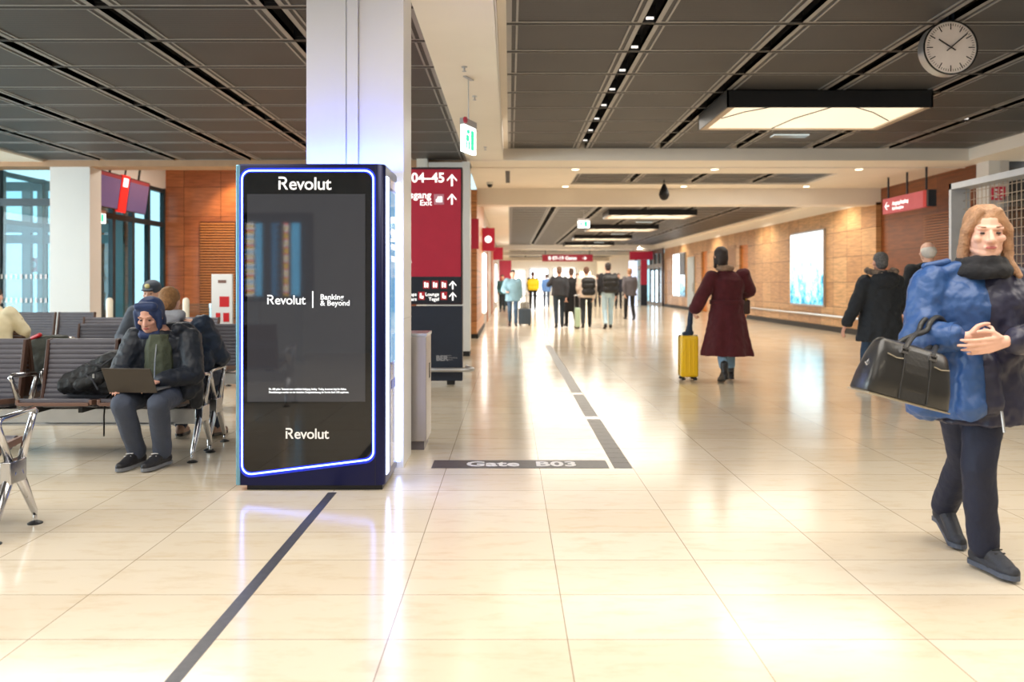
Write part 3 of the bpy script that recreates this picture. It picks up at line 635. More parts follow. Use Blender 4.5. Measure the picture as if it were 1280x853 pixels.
# advertising light boxes on the oak wall
def ad_mat(name, seed, c_lo, c_hi):
    m, nt, b = nodes(name); N = nt.nodes.new; L = nt.links.new
    tc = N('ShaderNodeTexCoord'); mp = N('ShaderNodeMapping'); mp.inputs['Location'].default_value = (seed, seed, 0); mp.inputs['Scale'].default_value = (1, 1.3, 1.0)
    L(tc.outputs['Object'], mp.inputs[0]); n = N('ShaderNodeTexNoise'); n.inputs['Scale'].default_value = 2.8; n.inputs['Detail'].default_value = 9; n.inputs['Roughness'].default_value = 0.75; L(mp.outputs[0], n.inputs['Vector'])
    sp = N('ShaderNodeSeparateXYZ'); L(tc.outputs['Object'], sp.inputs[0])
    mr = N('ShaderNodeMapRange'); mr.inputs[1].default_value = 0.7; mr.inputs[2].default_value = 2.5; mr.inputs[3].default_value = -0.08; mr.inputs[4].default_value = 0.20; L(sp.outputs['Z'], mr.inputs[0])
    ad = N('ShaderNodeMath'); ad.operation = 'ADD'; L(n.outputs[0], ad.inputs[0]); L(mr.outputs[0], ad.inputs[1])
    cr = N('ShaderNodeValToRGB'); e = cr.color_ramp.elements; e[0].position = 0.40; e[0].color = (*c_lo, 1); e[1].position = 0.60; e[1].color = (*c_hi, 1)
    k = cr.color_ramp.elements.new(0.50); k.color = (0.25, 0.75, 0.95, 1); L(ad.outputs[0], cr.inputs[0])
    b.inputs['Base Color'].default_value = (0, 0, 0, 1); L(cr.outputs[0], b.inputs['Emission Color']); b.inputs['Emission Strength'].default_value = 1.5
    b.inputs['Roughness'].default_value = 0.2
    return m
t = thing('advertising_light_box', 'tall bright poster box with blue-green foliage on the oak wall', 'light box')
MB().box(8.63, 8.7, 22.0, 24.6, 0.64, 2.80).build('frame', M_ALU, t); MB().box(8.615, 8.63, 22.05, 24.55, 0.69, 2.75).build('poster', ad_mat('poster_a', 3.0, (0.0, 0.22, 0.35), (0.85, 0.97, 1.0)), t)
t = thing('advertising_light_box', 'white and black poster box farther along the oak wall', 'light box')
MB().box(8.63, 8.7, 39.4, 42.2, 0.6, 2.84).build('frame', M_ALU, t); MB().box(8.61, 8.63, 40.6, 42.15, 0.66, 2.78).build('poster', emit('poster_b', (1, 1, 0.98), 2.6), t)
MB().box(8.61, 8.63, 39.45, 40.6, 1.7, 2.78).build('dark_panel', mat('poster_dark', rgb(60, 72, 80), 0.3), t); MB().box(8.61, 8.63, 39.45, 40.6, 0.66, 1.7).build('lower_poster', ad_mat('poster_c', 9.0, (0.02, 0.05, 0.08), (1, 1, 1)), t)
# shopfront at the far end of the oak wall
wf = window('window_7', Matrix.Translation((8.68, 45.0, 0)) @ Matrix.Rotation(PI / 2, 4, 'Z'), 9.8, 3.2, [0.1, 1.3, 2.6, 4, 5.5, 7.2, 9.6], [0.06, 2.3, 3.14], 0.25, fm=mat('bronze_frame', rgb(74, 58, 50), 0.4))
struct(MB().box(9.6, 9.7, 45, 55, 0, 3.2), 'wall_shop', mat('shop_dim', rgb(120, 100, 90), 0.6, var=(1.2, 0.6)))
t = tag(MB().box(9.3, 9.4, 50.0, 52.5, 0.0, 2.1).build('light_box', emit('shop_screen', (0.75, 0.85, 1), 4)), 'tall bluish-white screen glowing inside the distant shopfront', 'light box')
# far end glow: added glowing panes for the bright distance
for k, (x0, x1, z0_, z1_, c) in enumerate(((0.0, 1.6, 0.2, 2.6, (1, .9, .75)), (2.0, 3.9, 0.2, 2.7, (.85, .93, 1)), (4.3, 6.6, 0.2, 2.8, (1, .95, .85)), (6.9, 8.2, 0.2, 2.5, (1, .85, .6)))):
    w_ = window('window_%d' % (8 + k), Matrix.Translation((x0, 79.8, 0)), x1 - x0, z1_, [0.04, (x1 - x0) / 2, x1 - x0 - 0.04], [0.05, z1_ - 0.05], 0.07, gl=False)
    MB().box(x0 + 0.05, x1 - 0.05, 79.9, 79.95, 0.05, z1_).build('pane', emit('end_glow%d' % k, c, 2.6), w_)
area('corridor_fill', (5.2, 17.2, 3.56), 2.6, 1.2, 42, (1, 0.93, 0.82))  # added fill light under the small ceiling field, no fixture
for yy in (21.5, 28, 34.6, 41, 52, 61, 66, 75): area('corridor_fill', (2.6, yy, 3.5), 4.0, 2.2, 175, (1, 0.9, 0.76))  # added fill lights that brighten the corridor, no fixtures
for yy in (20.5, 27, 33.5, 40, 47): spot('wall_washer', (7.6, yy, 3.4), 110, size=2.4, rot=(0, -0.35, 0))

# inlaid gate marking
t = thing('floor_marking', 'dark floor band lettered Gate B03 crossing the pale tiles', 'floor marking')
MB().box(-0.55, 0.70, 5.61, 5.86, 0.0008, 0.0022).build('band', M_STRIP, t)
MB().text('Gate  B03', Matrix.Translation((0.085, 5.665, 0.0035)), 0.205, 0.006, 0.0008, 'CENTER', sx=0.93, space=1.02).build('lettering', mat('floor_letter', rgb(244, 242, 240), 0.4), t)
# ================================================================ KIOSK
KY = 5.0
def K(px, py): p = at(px, py, KY); return p.x, p.z
xl, xr = -1.705, -0.78; zt = 2.045
M_KB = mat('kiosk_navy', rgb(5, 11, 62), 0.28, 0.3, var=(2, 0.02)); M_GLOSS = mat('black_glass', rgb(9, 9, 12), 0.03, spec=0.75, var=(2, 0.0))
M_LED = emit('led_blue_white', (0.2, 0.34, 1.0), 6.0); M_LEDW = emit('led_side', (0.4, 0.52, 1.0), 5.0)
k = thing('advertising_kiosk', 'tall black advertising kiosk with glowing blue outline before the white column', 'kiosk')
# body with rounded vertical corners
prof = []
def corner(cx, cy, r, a0, a1, n=5): return [(cx + r * math.cos(a0 + (a1 - a0) * i / n), cy + r * math.sin(a0 + (a1 - a0) * i / n)) for i in range(n + 1)]
prof = corner(xl + 0.03, 5.03, 0.03, PI, 1.5 * PI) + corner(xr - 0.05, 5.05, 0.05, 1.5 * PI, 2 * PI) + corner(xr - 0.02, 5.53, 0.02, 0, PI / 2) + corner(xl + 0.02, 5.53, 0.02, PI / 2, PI)
body = MB().rings([[(p[0], p[1], z) for p in prof] for z in (0.035, zt - 0.012)] + [[(p[0] * 0.99 + 0.01 * -1.24, p[1] * 0.99 + 0.01 * 5.27, zt) for p in prof]]).build('body', M_KB, k, smooth=True, angle=0.5)
MB().box(xl + 0.055, xr - 0.02, 5.03, 5.5, 0.0, 0.04).build('plinth', M_BLACKP, k)
MB().box(xl - 0.006, xl + 0.022, 4.994, 5.05, 0.035, zt - 0.004).build('edge_trim', mat('edge_reflection', rgb(120, 170, 190), 0.25, 0.5), k, bev=0.008)  # pale blue reflection of the windows painted into the edge colour
MB().box(K(469, 0)[0] - 0.0015, K(469, 0)[0] + 0.0015, 4.9985, 5.01, 0.04, zt - 0.01).build('seam', M_BLACKP, body)
# glass front bounded by the slanted outline
def rpoly(pts, r, n=5):
    out = []; N = len(pts)
    for i in range(N):
        p = Vector(pts[i]); a = (Vector(pts[i - 1]) - p).normalized(); b = (Vector(pts[(i + 1) % N]) - p).normalized()
        h = a.angle(b) / 2; t = r / math.tan(h); c = p + (a + b).normalized() * (r / math.sin(h)); s = p + a * t - c; e = p + b * t - c
        a0 = math.atan2(s.y, s.x); a1 = math.atan2(e.y, e.x); d = (a1 - a0 + PI) % (2 * PI) - PI
        out += [(c.x + r * math.cos(a0 + d * j / n), c.y + r * math.sin(a0 + d * j / n)) for j in range(n + 1)]
    return out
outl = rpoly([K(303, 213.5), K(467, 213.5), K(467, 574), K(303, 594)], 0.055)
inner = rpoly([K(305, 216), K(465, 216), K(465, 571), K(305, 591)], 0.05)
MB().prism(inner, 4.988, 5.0).build('front_glass', M_GLOSS, k)
led = MB(); n = len(outl)
pts = [Vector((p[0], 4.991, p[1])) for p in outl] + [Vector((outl[0][0], 4.991, outl[0][1]))]
led.tube(pts, 0.0048, 6).build('light_outline', M_LED, k)
rec = MB(); o1 = rpoly([K(299.5, 210), K(470, 210), K(470, 578), K(299.5, 599)], 0.07)
# channel around the outline, the LED's blue glow painted into its colour
M_CH = mat('channel_glow', rgb(24, 50, 190), 0.3)
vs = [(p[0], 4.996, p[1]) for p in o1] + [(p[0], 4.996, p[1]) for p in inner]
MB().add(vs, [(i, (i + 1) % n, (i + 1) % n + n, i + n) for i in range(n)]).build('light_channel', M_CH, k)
# screen
sx0, sz1 = K(310, 243); sx1, sz0 = K(457, 502)
M_SCR = mat('dark_screen', rgb(30, 30, 34), 0.04, spec=0.8, var=(2, 0.0), emis=rgb(70, 70, 74), es=0.35)
scr = MB().box(sx0, sx1, 4.985, 4.989, sz0, sz1).build('screen', M_SCR, k)
def KT(px, py, y=4.984): x, z = K(px, py); return Matrix.Translation((x, y, z)) @ FACE_CAM
def logo(mb, px0, py0, w_px, y, bold, target):
    """lettered wordmark fitted to a width in metres"""
    q = MB().text('evolut', Matrix.Identity(4), 1.0, 0.014, 0.0, space=0.95)
    xs = [v[0] for v in q.v]; wl = max(xs) - min(xs); s = target * 0.80 / wl; x0 = target * 0.20
    M = KT(px0, py0, y)
    for v in range(len(q.v)): q.v[v] = tuple(M @ Vector(((q.v[v][0] - min(xs)) * s + x0, q.v[v][1] * s * 1.0, 0)))
    mb.add(q.v, q.f)
    c = 0.73 * s; t = c * 0.17; R = lambda poly: mb.prism([(p[0] * c, p[1] * c) for p in poly], 0, 0.0015, 0, M @ Matrix.Rotation(-PI / 2, 4, 'X'))
    R([(0, 0), (.16, 0), (.16, .70), (0, .70)]); R([(.0, .84), (.36, .84), (.36, 1.0), (.0, 1.0)])
    bowl = [(.36 + r * math.cos(a), .70 + r * math.sin(a)) for r, rng in ((.30, range(9)), (.14, range(8, -1, -1))) for a in [PI / 2 - PI * i / 8 for i in rng]]
    R(bowl); R([(.22, .40), (.38, .40), (.38, .56), (.22, .56)]); R([(.30, .42), (.48, .42), (.74, 0), (.55, 0)])
    return mb
logo(MB(), 349, 237.5, 66, 4.984, 0, 66 * 0.005).build('wordmark', mat('logo_white', rgb(236, 236, 240), 0.4, emis=(1, 1, 1), es=0.2), k)
logo(MB(), 358, 548, 54, 4.984, 0, 54 * 0.005).build('wordmark', mat('logo_grey', rgb(214, 210, 206), 0.4, emis=(1, 0.96, 0.92), es=0.2), k)
M_ST = emit('screen_text', (0.92, 0.96, 1.0), 0.5)
tx = logo(MB(), 335, 380.5, 47, 4.983, 0, 48 * 0.005); tx.box(K(391, 0)[0], K(392.6, 0)[0], 4.981, 4.984, K(0, 385)[1], K(0, 364)[1])
tx.text('Banking', KT(401, 374.5, 4.983), 0.047, 0.001).text('& Beyond', KT(401, 382, 4.983), 0.047, 0.001)
tx.text('Div. ABB gelten. Testament einer rechtlichen Bedingung, Banking · Trading. Investment birgt Ihre Risiken.', KT(337, 487.3, 4.983), 0.0172, 0.0006, sx=0.66)
tx.text('Dienstleistungen werden von der deutschen Zweigniederlassung der Revolut Bank UAB angeboten.', KT(337, 491.2, 4.983), 0.0172, 0.0006, sx=0.72)
tx.build('display_text', M_ST, scr)
# right flank
sd = MB().box(xr - 0.01, xr + 0.003, 5.225, 5.50, 0.78, 1.90).build('side_screen', mat('side_reflection', rgb(60, 110, 150), 0.05, spec=0.8, emis=rgb(110, 170, 215), es=0.5), k)  # blue colour and emission stand in for a window reflected here
b = MB()
for z0_, z1_ in ((1.52, 1.56), (1.44, 1.48), (1.60, 1.66)): b.box(xr + 0.003, xr + 0.004, 5.25, 5.47, z0_, z1_)
b.build('display_text', M_ST, sd)
MB().box(xr - 0.01, xr + 0.002, 5.225, 5.50, 0.10, 0.76).build('lower_panel', mat('flank_grey', rgb(150, 150, 170), 0.12, 0.6), k)
MB().box(xr, xr + 0.004, 5.27, 5.44, 0.60, 0.66).build('plate', mat('plate_blue', rgb(40, 60, 160), 0.3), k)
MB().box(xr - 0.01, xr + 0.003, 5.225, 5.50, 1.92, 1.98).build('upper_panel', mat('flank_pale', rgb(200, 190, 190), 0.2), k)
MB().box(xr - 0.01, xr + 0.006, 5.05, 5.15, 0.09, 1.975).build('light_strip', M_LEDW, k)
MB().box(xr - 0.01, xr + 0.018, 5.545, 5.585, 0.06, 2.0).build('light_strip', M_LEDW, k)
MB().box(xl + 0.12, xr - 0.12, 5.52, 5.54, zt, zt + 0.02).build('light_strip', M_LED, k)
area('kiosk_uplight', (-1.08, 5.50, zt + 0.03), 0.85, 0.03, 6.5, (0.07, 0.15, 1.0), rot=(PI, 0, 0))
area('kiosk_side_glow', (xr + 0.012, 5.10, 1.02), 1.8, 0.06, 3, (0.2, 0.3, 1.0), rot=(0, -PI / 2, 0))

# ================================================================ BIN, STAND, POSTS
t = thing('waste_bin', 'brushed steel waste bin standing behind the white column', 'bin', (-0.80, 6.38, 0))
MB().box(-0.17, 0.155, -0.18, 0.19, 0.07, 0.885).build('body', M_STEEL, t, bev=0.006); MB().box(-0.15, 0.135, -0.15, 0.17, 0, 0.07).build('plinth', mat('bin_plinth', rgb(110, 104, 108), 0.4, 0.5), t)
MB().box(-0.175, 0.16, -0.185, 0.195, 0.885, 0.91).build('rim', M_ALU, t, bev=0.004); MB().box(0.153, 0.158, 0.02, 0.09, 0.54, 0.66).build('slot', M_BLACKP, t)
t = thing('info_stand', 'white notice stand with red print by the wooden back wall', 'stand', (-3.86, 10.75, 0))
MB().box(-0.14, 0.14, -0.02, 0.02, 0.25, 1.42).build('panel', M_WHITE, t, bev=0.005); MB().box(-0.17, 0.17, -0.12, 0.12, 0, 0.03).box(-0.02, 0.02, -0.015, 0.015, 0.03, 0.3).build('base', M_STEEL, t)
b = MB(); b.box(-0.03, 0.10, -0.024, -0.02, 0.98, 1.12).box(-0.08, -0.02, -0.024, -0.02, 0.78, 0.9).box(0.02, 0.1, -0.024, -0.02, 0.78, 0.9).build('print', M_REDP, t); MB().box(-0.05, 0.06, -0.024, -0.02, 1.3, 1.34).build('caption', mat('print_brown', rgb(120, 90, 80), 0.5), t)
t = thing('ashtray_stand', 'slim steel canister beside the white notice stand', 'bin', (-4.16, 11.3, 0)); MB().lathe([(0.01, 0), (0.08, 0), (0.08, 0.95), (0.01, 0.95)]).build('body', M_STEEL, t, smooth=True, angle=0.6); MB().lathe([(0.07, 0.95), (0.085, 0.95), (0.085, 1.01), (0.07, 1.01), (0.06, 0.97), (0.01, 0.97)]).build('rim', M_ALU, t, smooth=True, angle=0.6)
t = thing('glass_barrier', 'low glass barrier between two cream posts behind the seats', 'barrier')
for x in (-5.5, -4.45): MB().lathe([(0.01, 0), (0.045, 0), (0.045, 1.06), (0.03, 1.09), (0.005, 1.1)], (x, 11.0, 0)).build('post', mat('post_cream', rgb(236, 226, 206), 0.4), t, smooth=True, angle=0.6)
MB().box(-5.45, -4.5, 10.99, 11.005, 0.12, 1.02).build('pane', M_GLASS, t); MB().box(-4.4, -3.0, 10.99, 11.005, 0.12, 1.02).build('pane', M_GLASS, t)

# monitors above the entrance
t = thing('display_monitor', 'nearer dark monitor hung at the entrance, left of the red divider', 'monitor')
M_MON = mat('monitor_violet', rgb(62, 56, 84), 0.12, emis=rgb(84, 74, 110), es=0.55); RT = Matrix.Translation((-8.1, 0, 3.18)) @ Matrix.Rotation(0.14, 4, 'Y')
def mon(t, y0, y1):
    MB().box(-0.05, 0.0, y0, y1, -0.36, 0.36, 0, RT).build('casing', M_BLACKP, t); MB().box(0.0, 0.006, y0 + 0.02, y1 - 0.02, -0.34, 0.34, 0, RT).build('screen', M_MON, t)
    MB().box(0.006, 0.008, y0 + 0.02, y1 - 0.02, 0.27, 0.34, 0, RT).build('header', mat('monitor_red', rgb(110, 40, 50), 0.3, emis=rgb(120, 40, 50), es=0.4), t)
    MB().tube([RT @ Vector((-0.04, (y0 + y1) / 2, 0.36)), RT @ Vector((-0.04, (y0 + y1) / 2, 1.31))], 0.025, 8).build('hanger', M_DARK, t)
mon(t, 15.75, 16.62)
t = thing('display_monitor', 'farther dark monitor hung at the entrance, right of the red divider', 'monitor'); mon(t, 16.98, 17.9)
t = thing('divider_sign', 'bright red divider with white symbol between the two monitors', 'sign')
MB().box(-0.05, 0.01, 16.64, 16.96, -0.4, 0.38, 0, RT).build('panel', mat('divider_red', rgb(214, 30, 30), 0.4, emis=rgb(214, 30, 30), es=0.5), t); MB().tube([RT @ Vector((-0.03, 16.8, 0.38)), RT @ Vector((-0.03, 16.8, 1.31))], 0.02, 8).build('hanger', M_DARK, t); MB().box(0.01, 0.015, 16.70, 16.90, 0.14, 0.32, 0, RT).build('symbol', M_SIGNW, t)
t = exit_sign('small green exit sign below the monitors at the entrance', (-8.3, 16.2, 2.52), PI / 2, 0.4, 0.26, 1.67)

# departures board behind the viewer, mirrored in the kiosk glass
t = thing('departures_board', 'large departures board mirrored in the kiosk screen', 'display board')
BY = -3.2
MB().box(-4.40, -3.22, BY, BY + 0.12, 1.0, 2.45).build('casing', M_BLACKP, t)
mc = {'d': emit('board_dim', (0.05, 0.3, 0.6), 4), 'c': emit('board_cyan', (0.12, 0.6, 1.0), 7), 'w': emit('board_white', (1, 1, 1), 9), 'y': emit('board_yellow', (1, 0.7, 0.05), 8), 'r': emit('board_red', (1, 0.12, 0.1), 8)}
cols = {q: MB() for q in mc}
for r in range(34):
    z = 1.1 + r * 0.035
    for (a, b_, q) in ((-4.29, -4.17, 'wyrwywc'[r % 7]), (-4.145, -4.04, 'c'), (-3.88, -3.80 + 0.05 * (r % 3 == 0), 'd'), (-3.68, -3.61, 'yrwywry'[r % 7]), (-3.56, -3.42, 'c')):
        cols[q].box(a, b_, BY + 0.12, BY + 0.125, z, z + 0.014)
for q in cols: cols[q].build('board_rows', mc[q], t)
MB().box(-4.2, -4.1, BY + 0.02, BY + 0.1, 0, 1.0).box(-3.5, -3.4, BY + 0.02, BY + 0.1, 0, 1.0).build('stand', M_ALU, t)
# ================================================================ TANDEM SEATING
M_SEAT = mat('ribbed_grey_leather', rgb(94, 92, 100), 0.42, bump=(60, 0.15), var=(8, 0.08))
M_BORDER = mat('brown_leather', rgb(74, 46, 34), 0.4, bump=(60, 0.15))
M_SEATB = mat('seat_brown', rgb(112, 84, 72), 0.42, bump=(60, 0.15))
PITCH = 0.585; SW = 0.55
def ribbed(p0, p1, thick, ribs, nrm, bulge=0.010):
    """closed y/z outline of an upholstered shell with horizontal ribs"""
    p0 = Vector(p0); p1 = Vector(p1); n = Vector(nrm).normalized(); a = []; b = []
    N = ribs * 6
    for i in range(N + 1):
        t = i / N; p = p0.lerp(p1, t); s = abs(math.sin(PI * t * ribs)) ** 0.6 * bulge; sag = -0.018 * math.sin(PI * t)
        a.append(p + n * (thick / 2 + s + sag)); b.append(p - n * (thick / 2 + s - sag))
    return a + b[::-1]
def extrude_x(mb, outline, x0, x1):
    return mb.rings([[(x, p.x, p.y) for p in outline] for x in (x0, x1)])
SEAT_ME = extrude_x(MB(), ribbed((-0.05, 0.445), (0.29, 0.41), 0.035, 7, (0.09, 1)), -SW / 2 + 0.02, SW / 2 - 0.02)
BACK_ME = extrude_x(MB(), ribbed((0.265, 0.43), (0.35, 0.865), 0.022, 12, (-1, 0.2), 0.007), -SW / 2 + 0.012, SW / 2 - 0.012)
def bench(name_label, loc, rz, n_seats, arms, mirror=False, group=None):
    """local x from 0 (right end frame) to the left; faces -y"""
    t = thing('tandem_bench', name_label, 'bench', loc, rz, group)
    x = -0.09; centers = []
    for i in range(n_seats):
        if i in arms and i: x -= 0.12
        centers.append(x - PITCH / 2); x -= PITCH
    xe = x - 0.09
    first = {}
    for i, c in enumerate(centers):
        if not i:
            a = SEAT_ME.build('seat', M_SEAT, t, smooth=True, angle=0.9); b = BACK_ME.build('backrest', M_SEAT, t, smooth=True, angle=0.9)
            for sx in (-1, 1):
                e = MB(); X0, X1 = sorted((sx * (SW / 2 - 0.025), sx * SW / 2))
                e.rings([[(xx, y, z) for y, z in ((0.245, 0.43), (0.332, 0.87), (0.366, 0.87), (0.285, 0.41))] for xx in (X0, X1)])
                e.build('border', M_BORDER, b, bev=0.004)
            for sx in (-1, 1):
                e = MB(); X0, X1 = sorted((sx * (SW / 2 - 0.025), sx * SW / 2))
                e.rings([[(xx, y, z) for y, z in ((-0.06, 0.425), (-0.06, 0.462), (0.29, 0.43), (0.29, 0.39))] for xx in (X0, X1)])
                e.build('border', M_SEATB, a, bev=0.004)
            MB().box(-SW / 2 + 0.02, SW / 2 - 0.02, -0.072, -0.04, 0.418, 0.442).build('front_edge', M_SEATB, a, bev=0.004)
            # plain brown rear of the backrest
            r_ = MB().rings([[(xx, y, z) for y, z in ((0.293, 0.42), (0.374, 0.86), (0.382, 0.86), (0.300, 0.415))] for xx in (-SW / 2 + 0.005, SW / 2 - 0.005)]).build('rear_shell', M_BORDER, b)
            a.location = b.location = (c, 0, 0); first = {'a': a, 'b': b}
        else:
            for q in (first['a'], first['b']):
                cc = q.copy(); COL.objects.link(cc); cc.location = (c, 0, 0)
                for g in list(q.children): d = g.copy(); COL.objects.link(d); d.parent = cc
    MB().box(xe + 0.05, -0.05, 0.19, 0.31, 0.245, 0.365).box(xe + 0.2, -0.2, 0.17, 0.20, 0.235, 0.255).build('beam', M_ALU, t, bev=0.008)
    br = MB()
    for c in centers:
        for s in (-0.16, 0.16): br.box(c + s - 0.015, c + s + 0.015, 0.0, 0.28, 0.36, 0.40)
    br.build('seat_bracket', M_BLACKP, t)
    xs_arm = [0.0, xe] + [centers[i] + PITCH / 2 + 0.06 for i in arms if i]
    for j, xa in enumerate(xs_arm):
        am = MB(); z1 = 0.62
        am.tube([(xa, 0.13, 0.38), (xa, 0.03, 0.585), (xa, 0.012, 0.612), (xa, 0.03, 0.625), (xa, 0.30, 0.612), (xa, 0.325, 0.60), (xa, 0.325, 0.575), (xa, 0.235, 0.38)], [0.021, 0.017, 0.019, 0.017, 0.016, 0.017, 0.017, 0.021], 10)
        am.build('armrest', M_CHROME, t, smooth=True)
    for xa in (0.0, xe):
        lg = MB(); lg.box(xa - 0.028, xa + 0.028, 0.13, 0.27, 0.27, 0.385)
        lg.tube([(xa, 0.17, 0.33), (xa, 0.02, 0.075), (xa, 0.01, 0.05)], [0.03, 0.018, 0.013], 10).tube([(xa, 0.22, 0.33), (xa, 0.345, 0.10), (xa, 0.36, 0.05)], [0.03, 0.018, 0.013], 10)
        lg.tube([(xa, 0.01, 0.06), (xa, 0.01, 0.008)], 0.011, 8).tube([(xa, 0.36, 0.06), (xa, 0.36, 0.008)], 0.011, 8)
        l = lg.build('leg', M_CHROME, t, bev=0.004, smooth=True, angle=0.7)
        MB().lathe([(0.002, 0.016), (0.02, 0.014), (0.038, 0.004), (0.038, 0), (0.002, 0)], (xa, 0.01, 0)).lathe([(0.002, 0.016), (0.02, 0.014), (0.038, 0.004), (0.038, 0), (0.002, 0)], (xa, 0.36, 0)).build('rubber_foot', M_BLACKP, l, smooth=True, angle=0.6)
    return t, centers
tA, cA = bench('ribbed grey bench on which the hooded person with the laptop sits', (-2.30, 5.79, 0), 0, 4, (2,))
tB, cB = bench('brown-backed bench, back to back with the laptop user\'s bench', (-2.34 - 2.64, 6.58, 0), PI, 4, (2,))
bench('tandem bench cut off by the left picture edge, in the foreground', (-2.565 - 1.35, 4.335, 0), PI, 2, ())
bench('ribbed bench facing us behind the person with blond hair', (-2.75, 8.15, 0), 0, 3, ())
bench('grey ribbed bench facing us just behind the blond person\'s row', (-3.55, 9.75, 0), 0, 3, ())
bench('dark brown bench back at far left, turned away from us', (-7.15, 10.05, 0), PI, 2, ())
bench('farthest pair of grey seats facing us, in front of the white square column', (-6.05, 11.55, 0), 0, 2, ())
bench('bench behind the viewer mirrored in the kiosk', (-2.35, 1.2, 0), 0.0, 3, ())

# ================================================================ PEOPLE
SKIN = mat('skin', rgb(214, 160, 138), 0.5, var=(9, 0.05)); SKIN2 = mat('skin_pale', rgb(226, 178, 156), 0.5, var=(9, 0.05))
EYE = mat('eye_dark', rgb(40, 30, 28), 0.2); LIP = mat('lip', rgb(176, 96, 92), 0.5)
def cloth(name, c, rough=0.8, sh=0.04, b=(70, 0.3), v=(4, 0.10)): return mat(name, rgb(*c), rough, bump=b, var=v, sheen=sh)

def pose(s=1.0, **k):
    """joints of a standing figure facing -y, 1.70 m at s=1; left side is +x"""
    J = dict(pelvis=(0, 0, .93), chest=(0, 0, 1.25), neck=(0, .01, 1.44), head=(0, -.01, 1.585),
             shR=(-.175, .01, 1.37), elR=(-.23, .03, 1.10), wrR=(-.235, -.04, .86), shL=(.175, .01, 1.37), elL=(.23, .03, 1.10), wrL=(.235, -.04, .86),
             hipR=(-.09, 0, .90), knR=(-.10, -.02, .49), anR=(-.10, .03, .09), toR=(-.12, -.13, .035), hipL=(.09, 0, .90), knL=(.10, -.02, .49), anL=(.10, .03, .09), toL=(.12, -.13, .035))
    J.update(k); return {a: Vector(b) * s for a, b in J.items()}
def walk(s=1.0, st=0.22, lead='L', **k):
    o = 'R' if lead == 'L' else 'L'; sg = {'L': 1, 'R': -1}
    d = {'kn' + lead: (sg[lead] * .09, -.17, .50), 'an' + lead: (sg[lead] * .09, -st, .10), 'to' + lead: (sg[lead] * .10, -st - .16, .05),
         'kn' + o: (sg[o] * .09, .02, .48), 'an' + o: (sg[o] * .09, st + .06, .14), 'to' + o: (sg[o] * .10, st - .08, .035),
         'el' + lead: (sg[lead] * .22, .10, 1.12), 'wr' + lead: (sg[lead] * .20, .12, .87), 'el' + o: (sg[o] * .22, -.01, 1.11), 'wr' + o: (sg[o] * .19, -.16, .90)}
    d.update(k); return pose(s, **d)
def hand(mb, wr, d, side, s=1.0, curl=0.5, palm=None, spread=2.6):
    """d: direction to the knuckles, side: direction towards the thumb, palm: direction the palm faces"""
    d = Vector(d).normalized(); side = Vector(side); side = (side - d * side.dot(d)).normalized(); pn = d.cross(side) if palm is None else Vector(palm)
    pn = (pn - d * pn.dot(d) - side * pn.dot(side)).normalized(); wr = Vector(wr); k = s
    for i, off in enumerate((.027, .009, -.009, -.026)):
        kn = wr + d * (.085 - .004 * abs(i - 1)) * k + side * off * k
        mb.cap(wr + d * .012 * k + side * off * .6 * k, kn, .0125 * k, .0105 * k, 8)
        L = (.044, .049, .045, .036)[i] * k; q = kn; a = curl * (0.7 + 0.1 * i)
        for seg in range(3):
            v = d * math.cos(a) + pn * math.sin(a) + side * (off * spread); v.normalize(); e = q + v * L * (1, .62, .48)[seg]
            mb.cap(q, e, (.0086, .0079, .0070)[seg] * k, (.0079, .0071, .0062)[seg] * k, 8); q = e; a += curl * 0.9
    tb = wr + d * .022 * k + side * .022 * k; t1 = tb + (d * .6 + side * .75 + pn * .25).normalized() * .036 * k; t2 = t1 + (d * .9 + side * .25 + pn * .3).normalized() * .030 * k; t3 = t2 + (d + pn * .35).normalized() * .024 * k
    mb.cap(tb, t1, .014 * k, .011 * k, 8).cap(t1, t2, .0105 * k, .0092 * k, 8).cap(t2, t3, .0092 * k, .0078 * k, 8)
def head(mb, c, R, s=1.0):
    T = lambda p: c + R @ (Vector(p) * s)
    mb.ell(T((0, .018, .035)), (.076 * s, .096 * s, .088 * s), R); mb.ell(T((0, -.012, -.02)), (.064 * s, .078 * s, .085 * s), R)
    mb.ell(T((0, -.045, -.075)), (.040 * s, .040 * s, .030 * s), R); mb.cap(T((-.03, -.05, -.07)), T((-.055, .01, -.05)), .018 * s, .02 * s, 8); mb.cap(T((.03, -.05, -.07)), T((.055, .01, -.05)), .018 * s, .02 * s, 8)
    mb.cap(T((0, -.088, .015)), T((0, -.108, -.018)), .008 * s, .0125 * s, 8); mb.cap(T((-.012, -.096, -.022)), T((.012, -.096, -.022)), .009 * s, n=8)
    mb.cap(T((-.042, -.077, .03)), T((.042, -.077, .03)), .0095 * s, n=8); mb.cap(T((-.018, -.086, -.05)), T((.018, -.086, -.05)), .0085 * s, n=8)
    for x in (-1, 1): mb.ell(T((x * .077, .012, -.005)), (.010 * s, .020 * s, .031 * s), R); mb.ell(T((x * .042, -.066, -.012)), (.02 * s, .018 * s, .018 * s), R)
def face_bits(t, c, R, s=1.0):
    T = lambda p: c + R @ (Vector(p) * s)
    for x in (-1, 1):
        MB().ell(T((x * .030, -.079, .010)), (.0105 * s, .008 * s, .005 * s), R, 10).build('eye', EYE, t, smooth=True)
        MB().cap(T((x * .020, -.089, .036)), T((x * .046, -.079, .037)), .0026 * s, n=6).build('eyebrow', mat('brow', rgb(130, 92, 66), 0.8), t, smooth=True)
    MB().ell(T((0, -.094, -.050)), (.022 * s, .006 * s, .007 * s), R, 10).build('mouth', LIP, t, smooth=True)
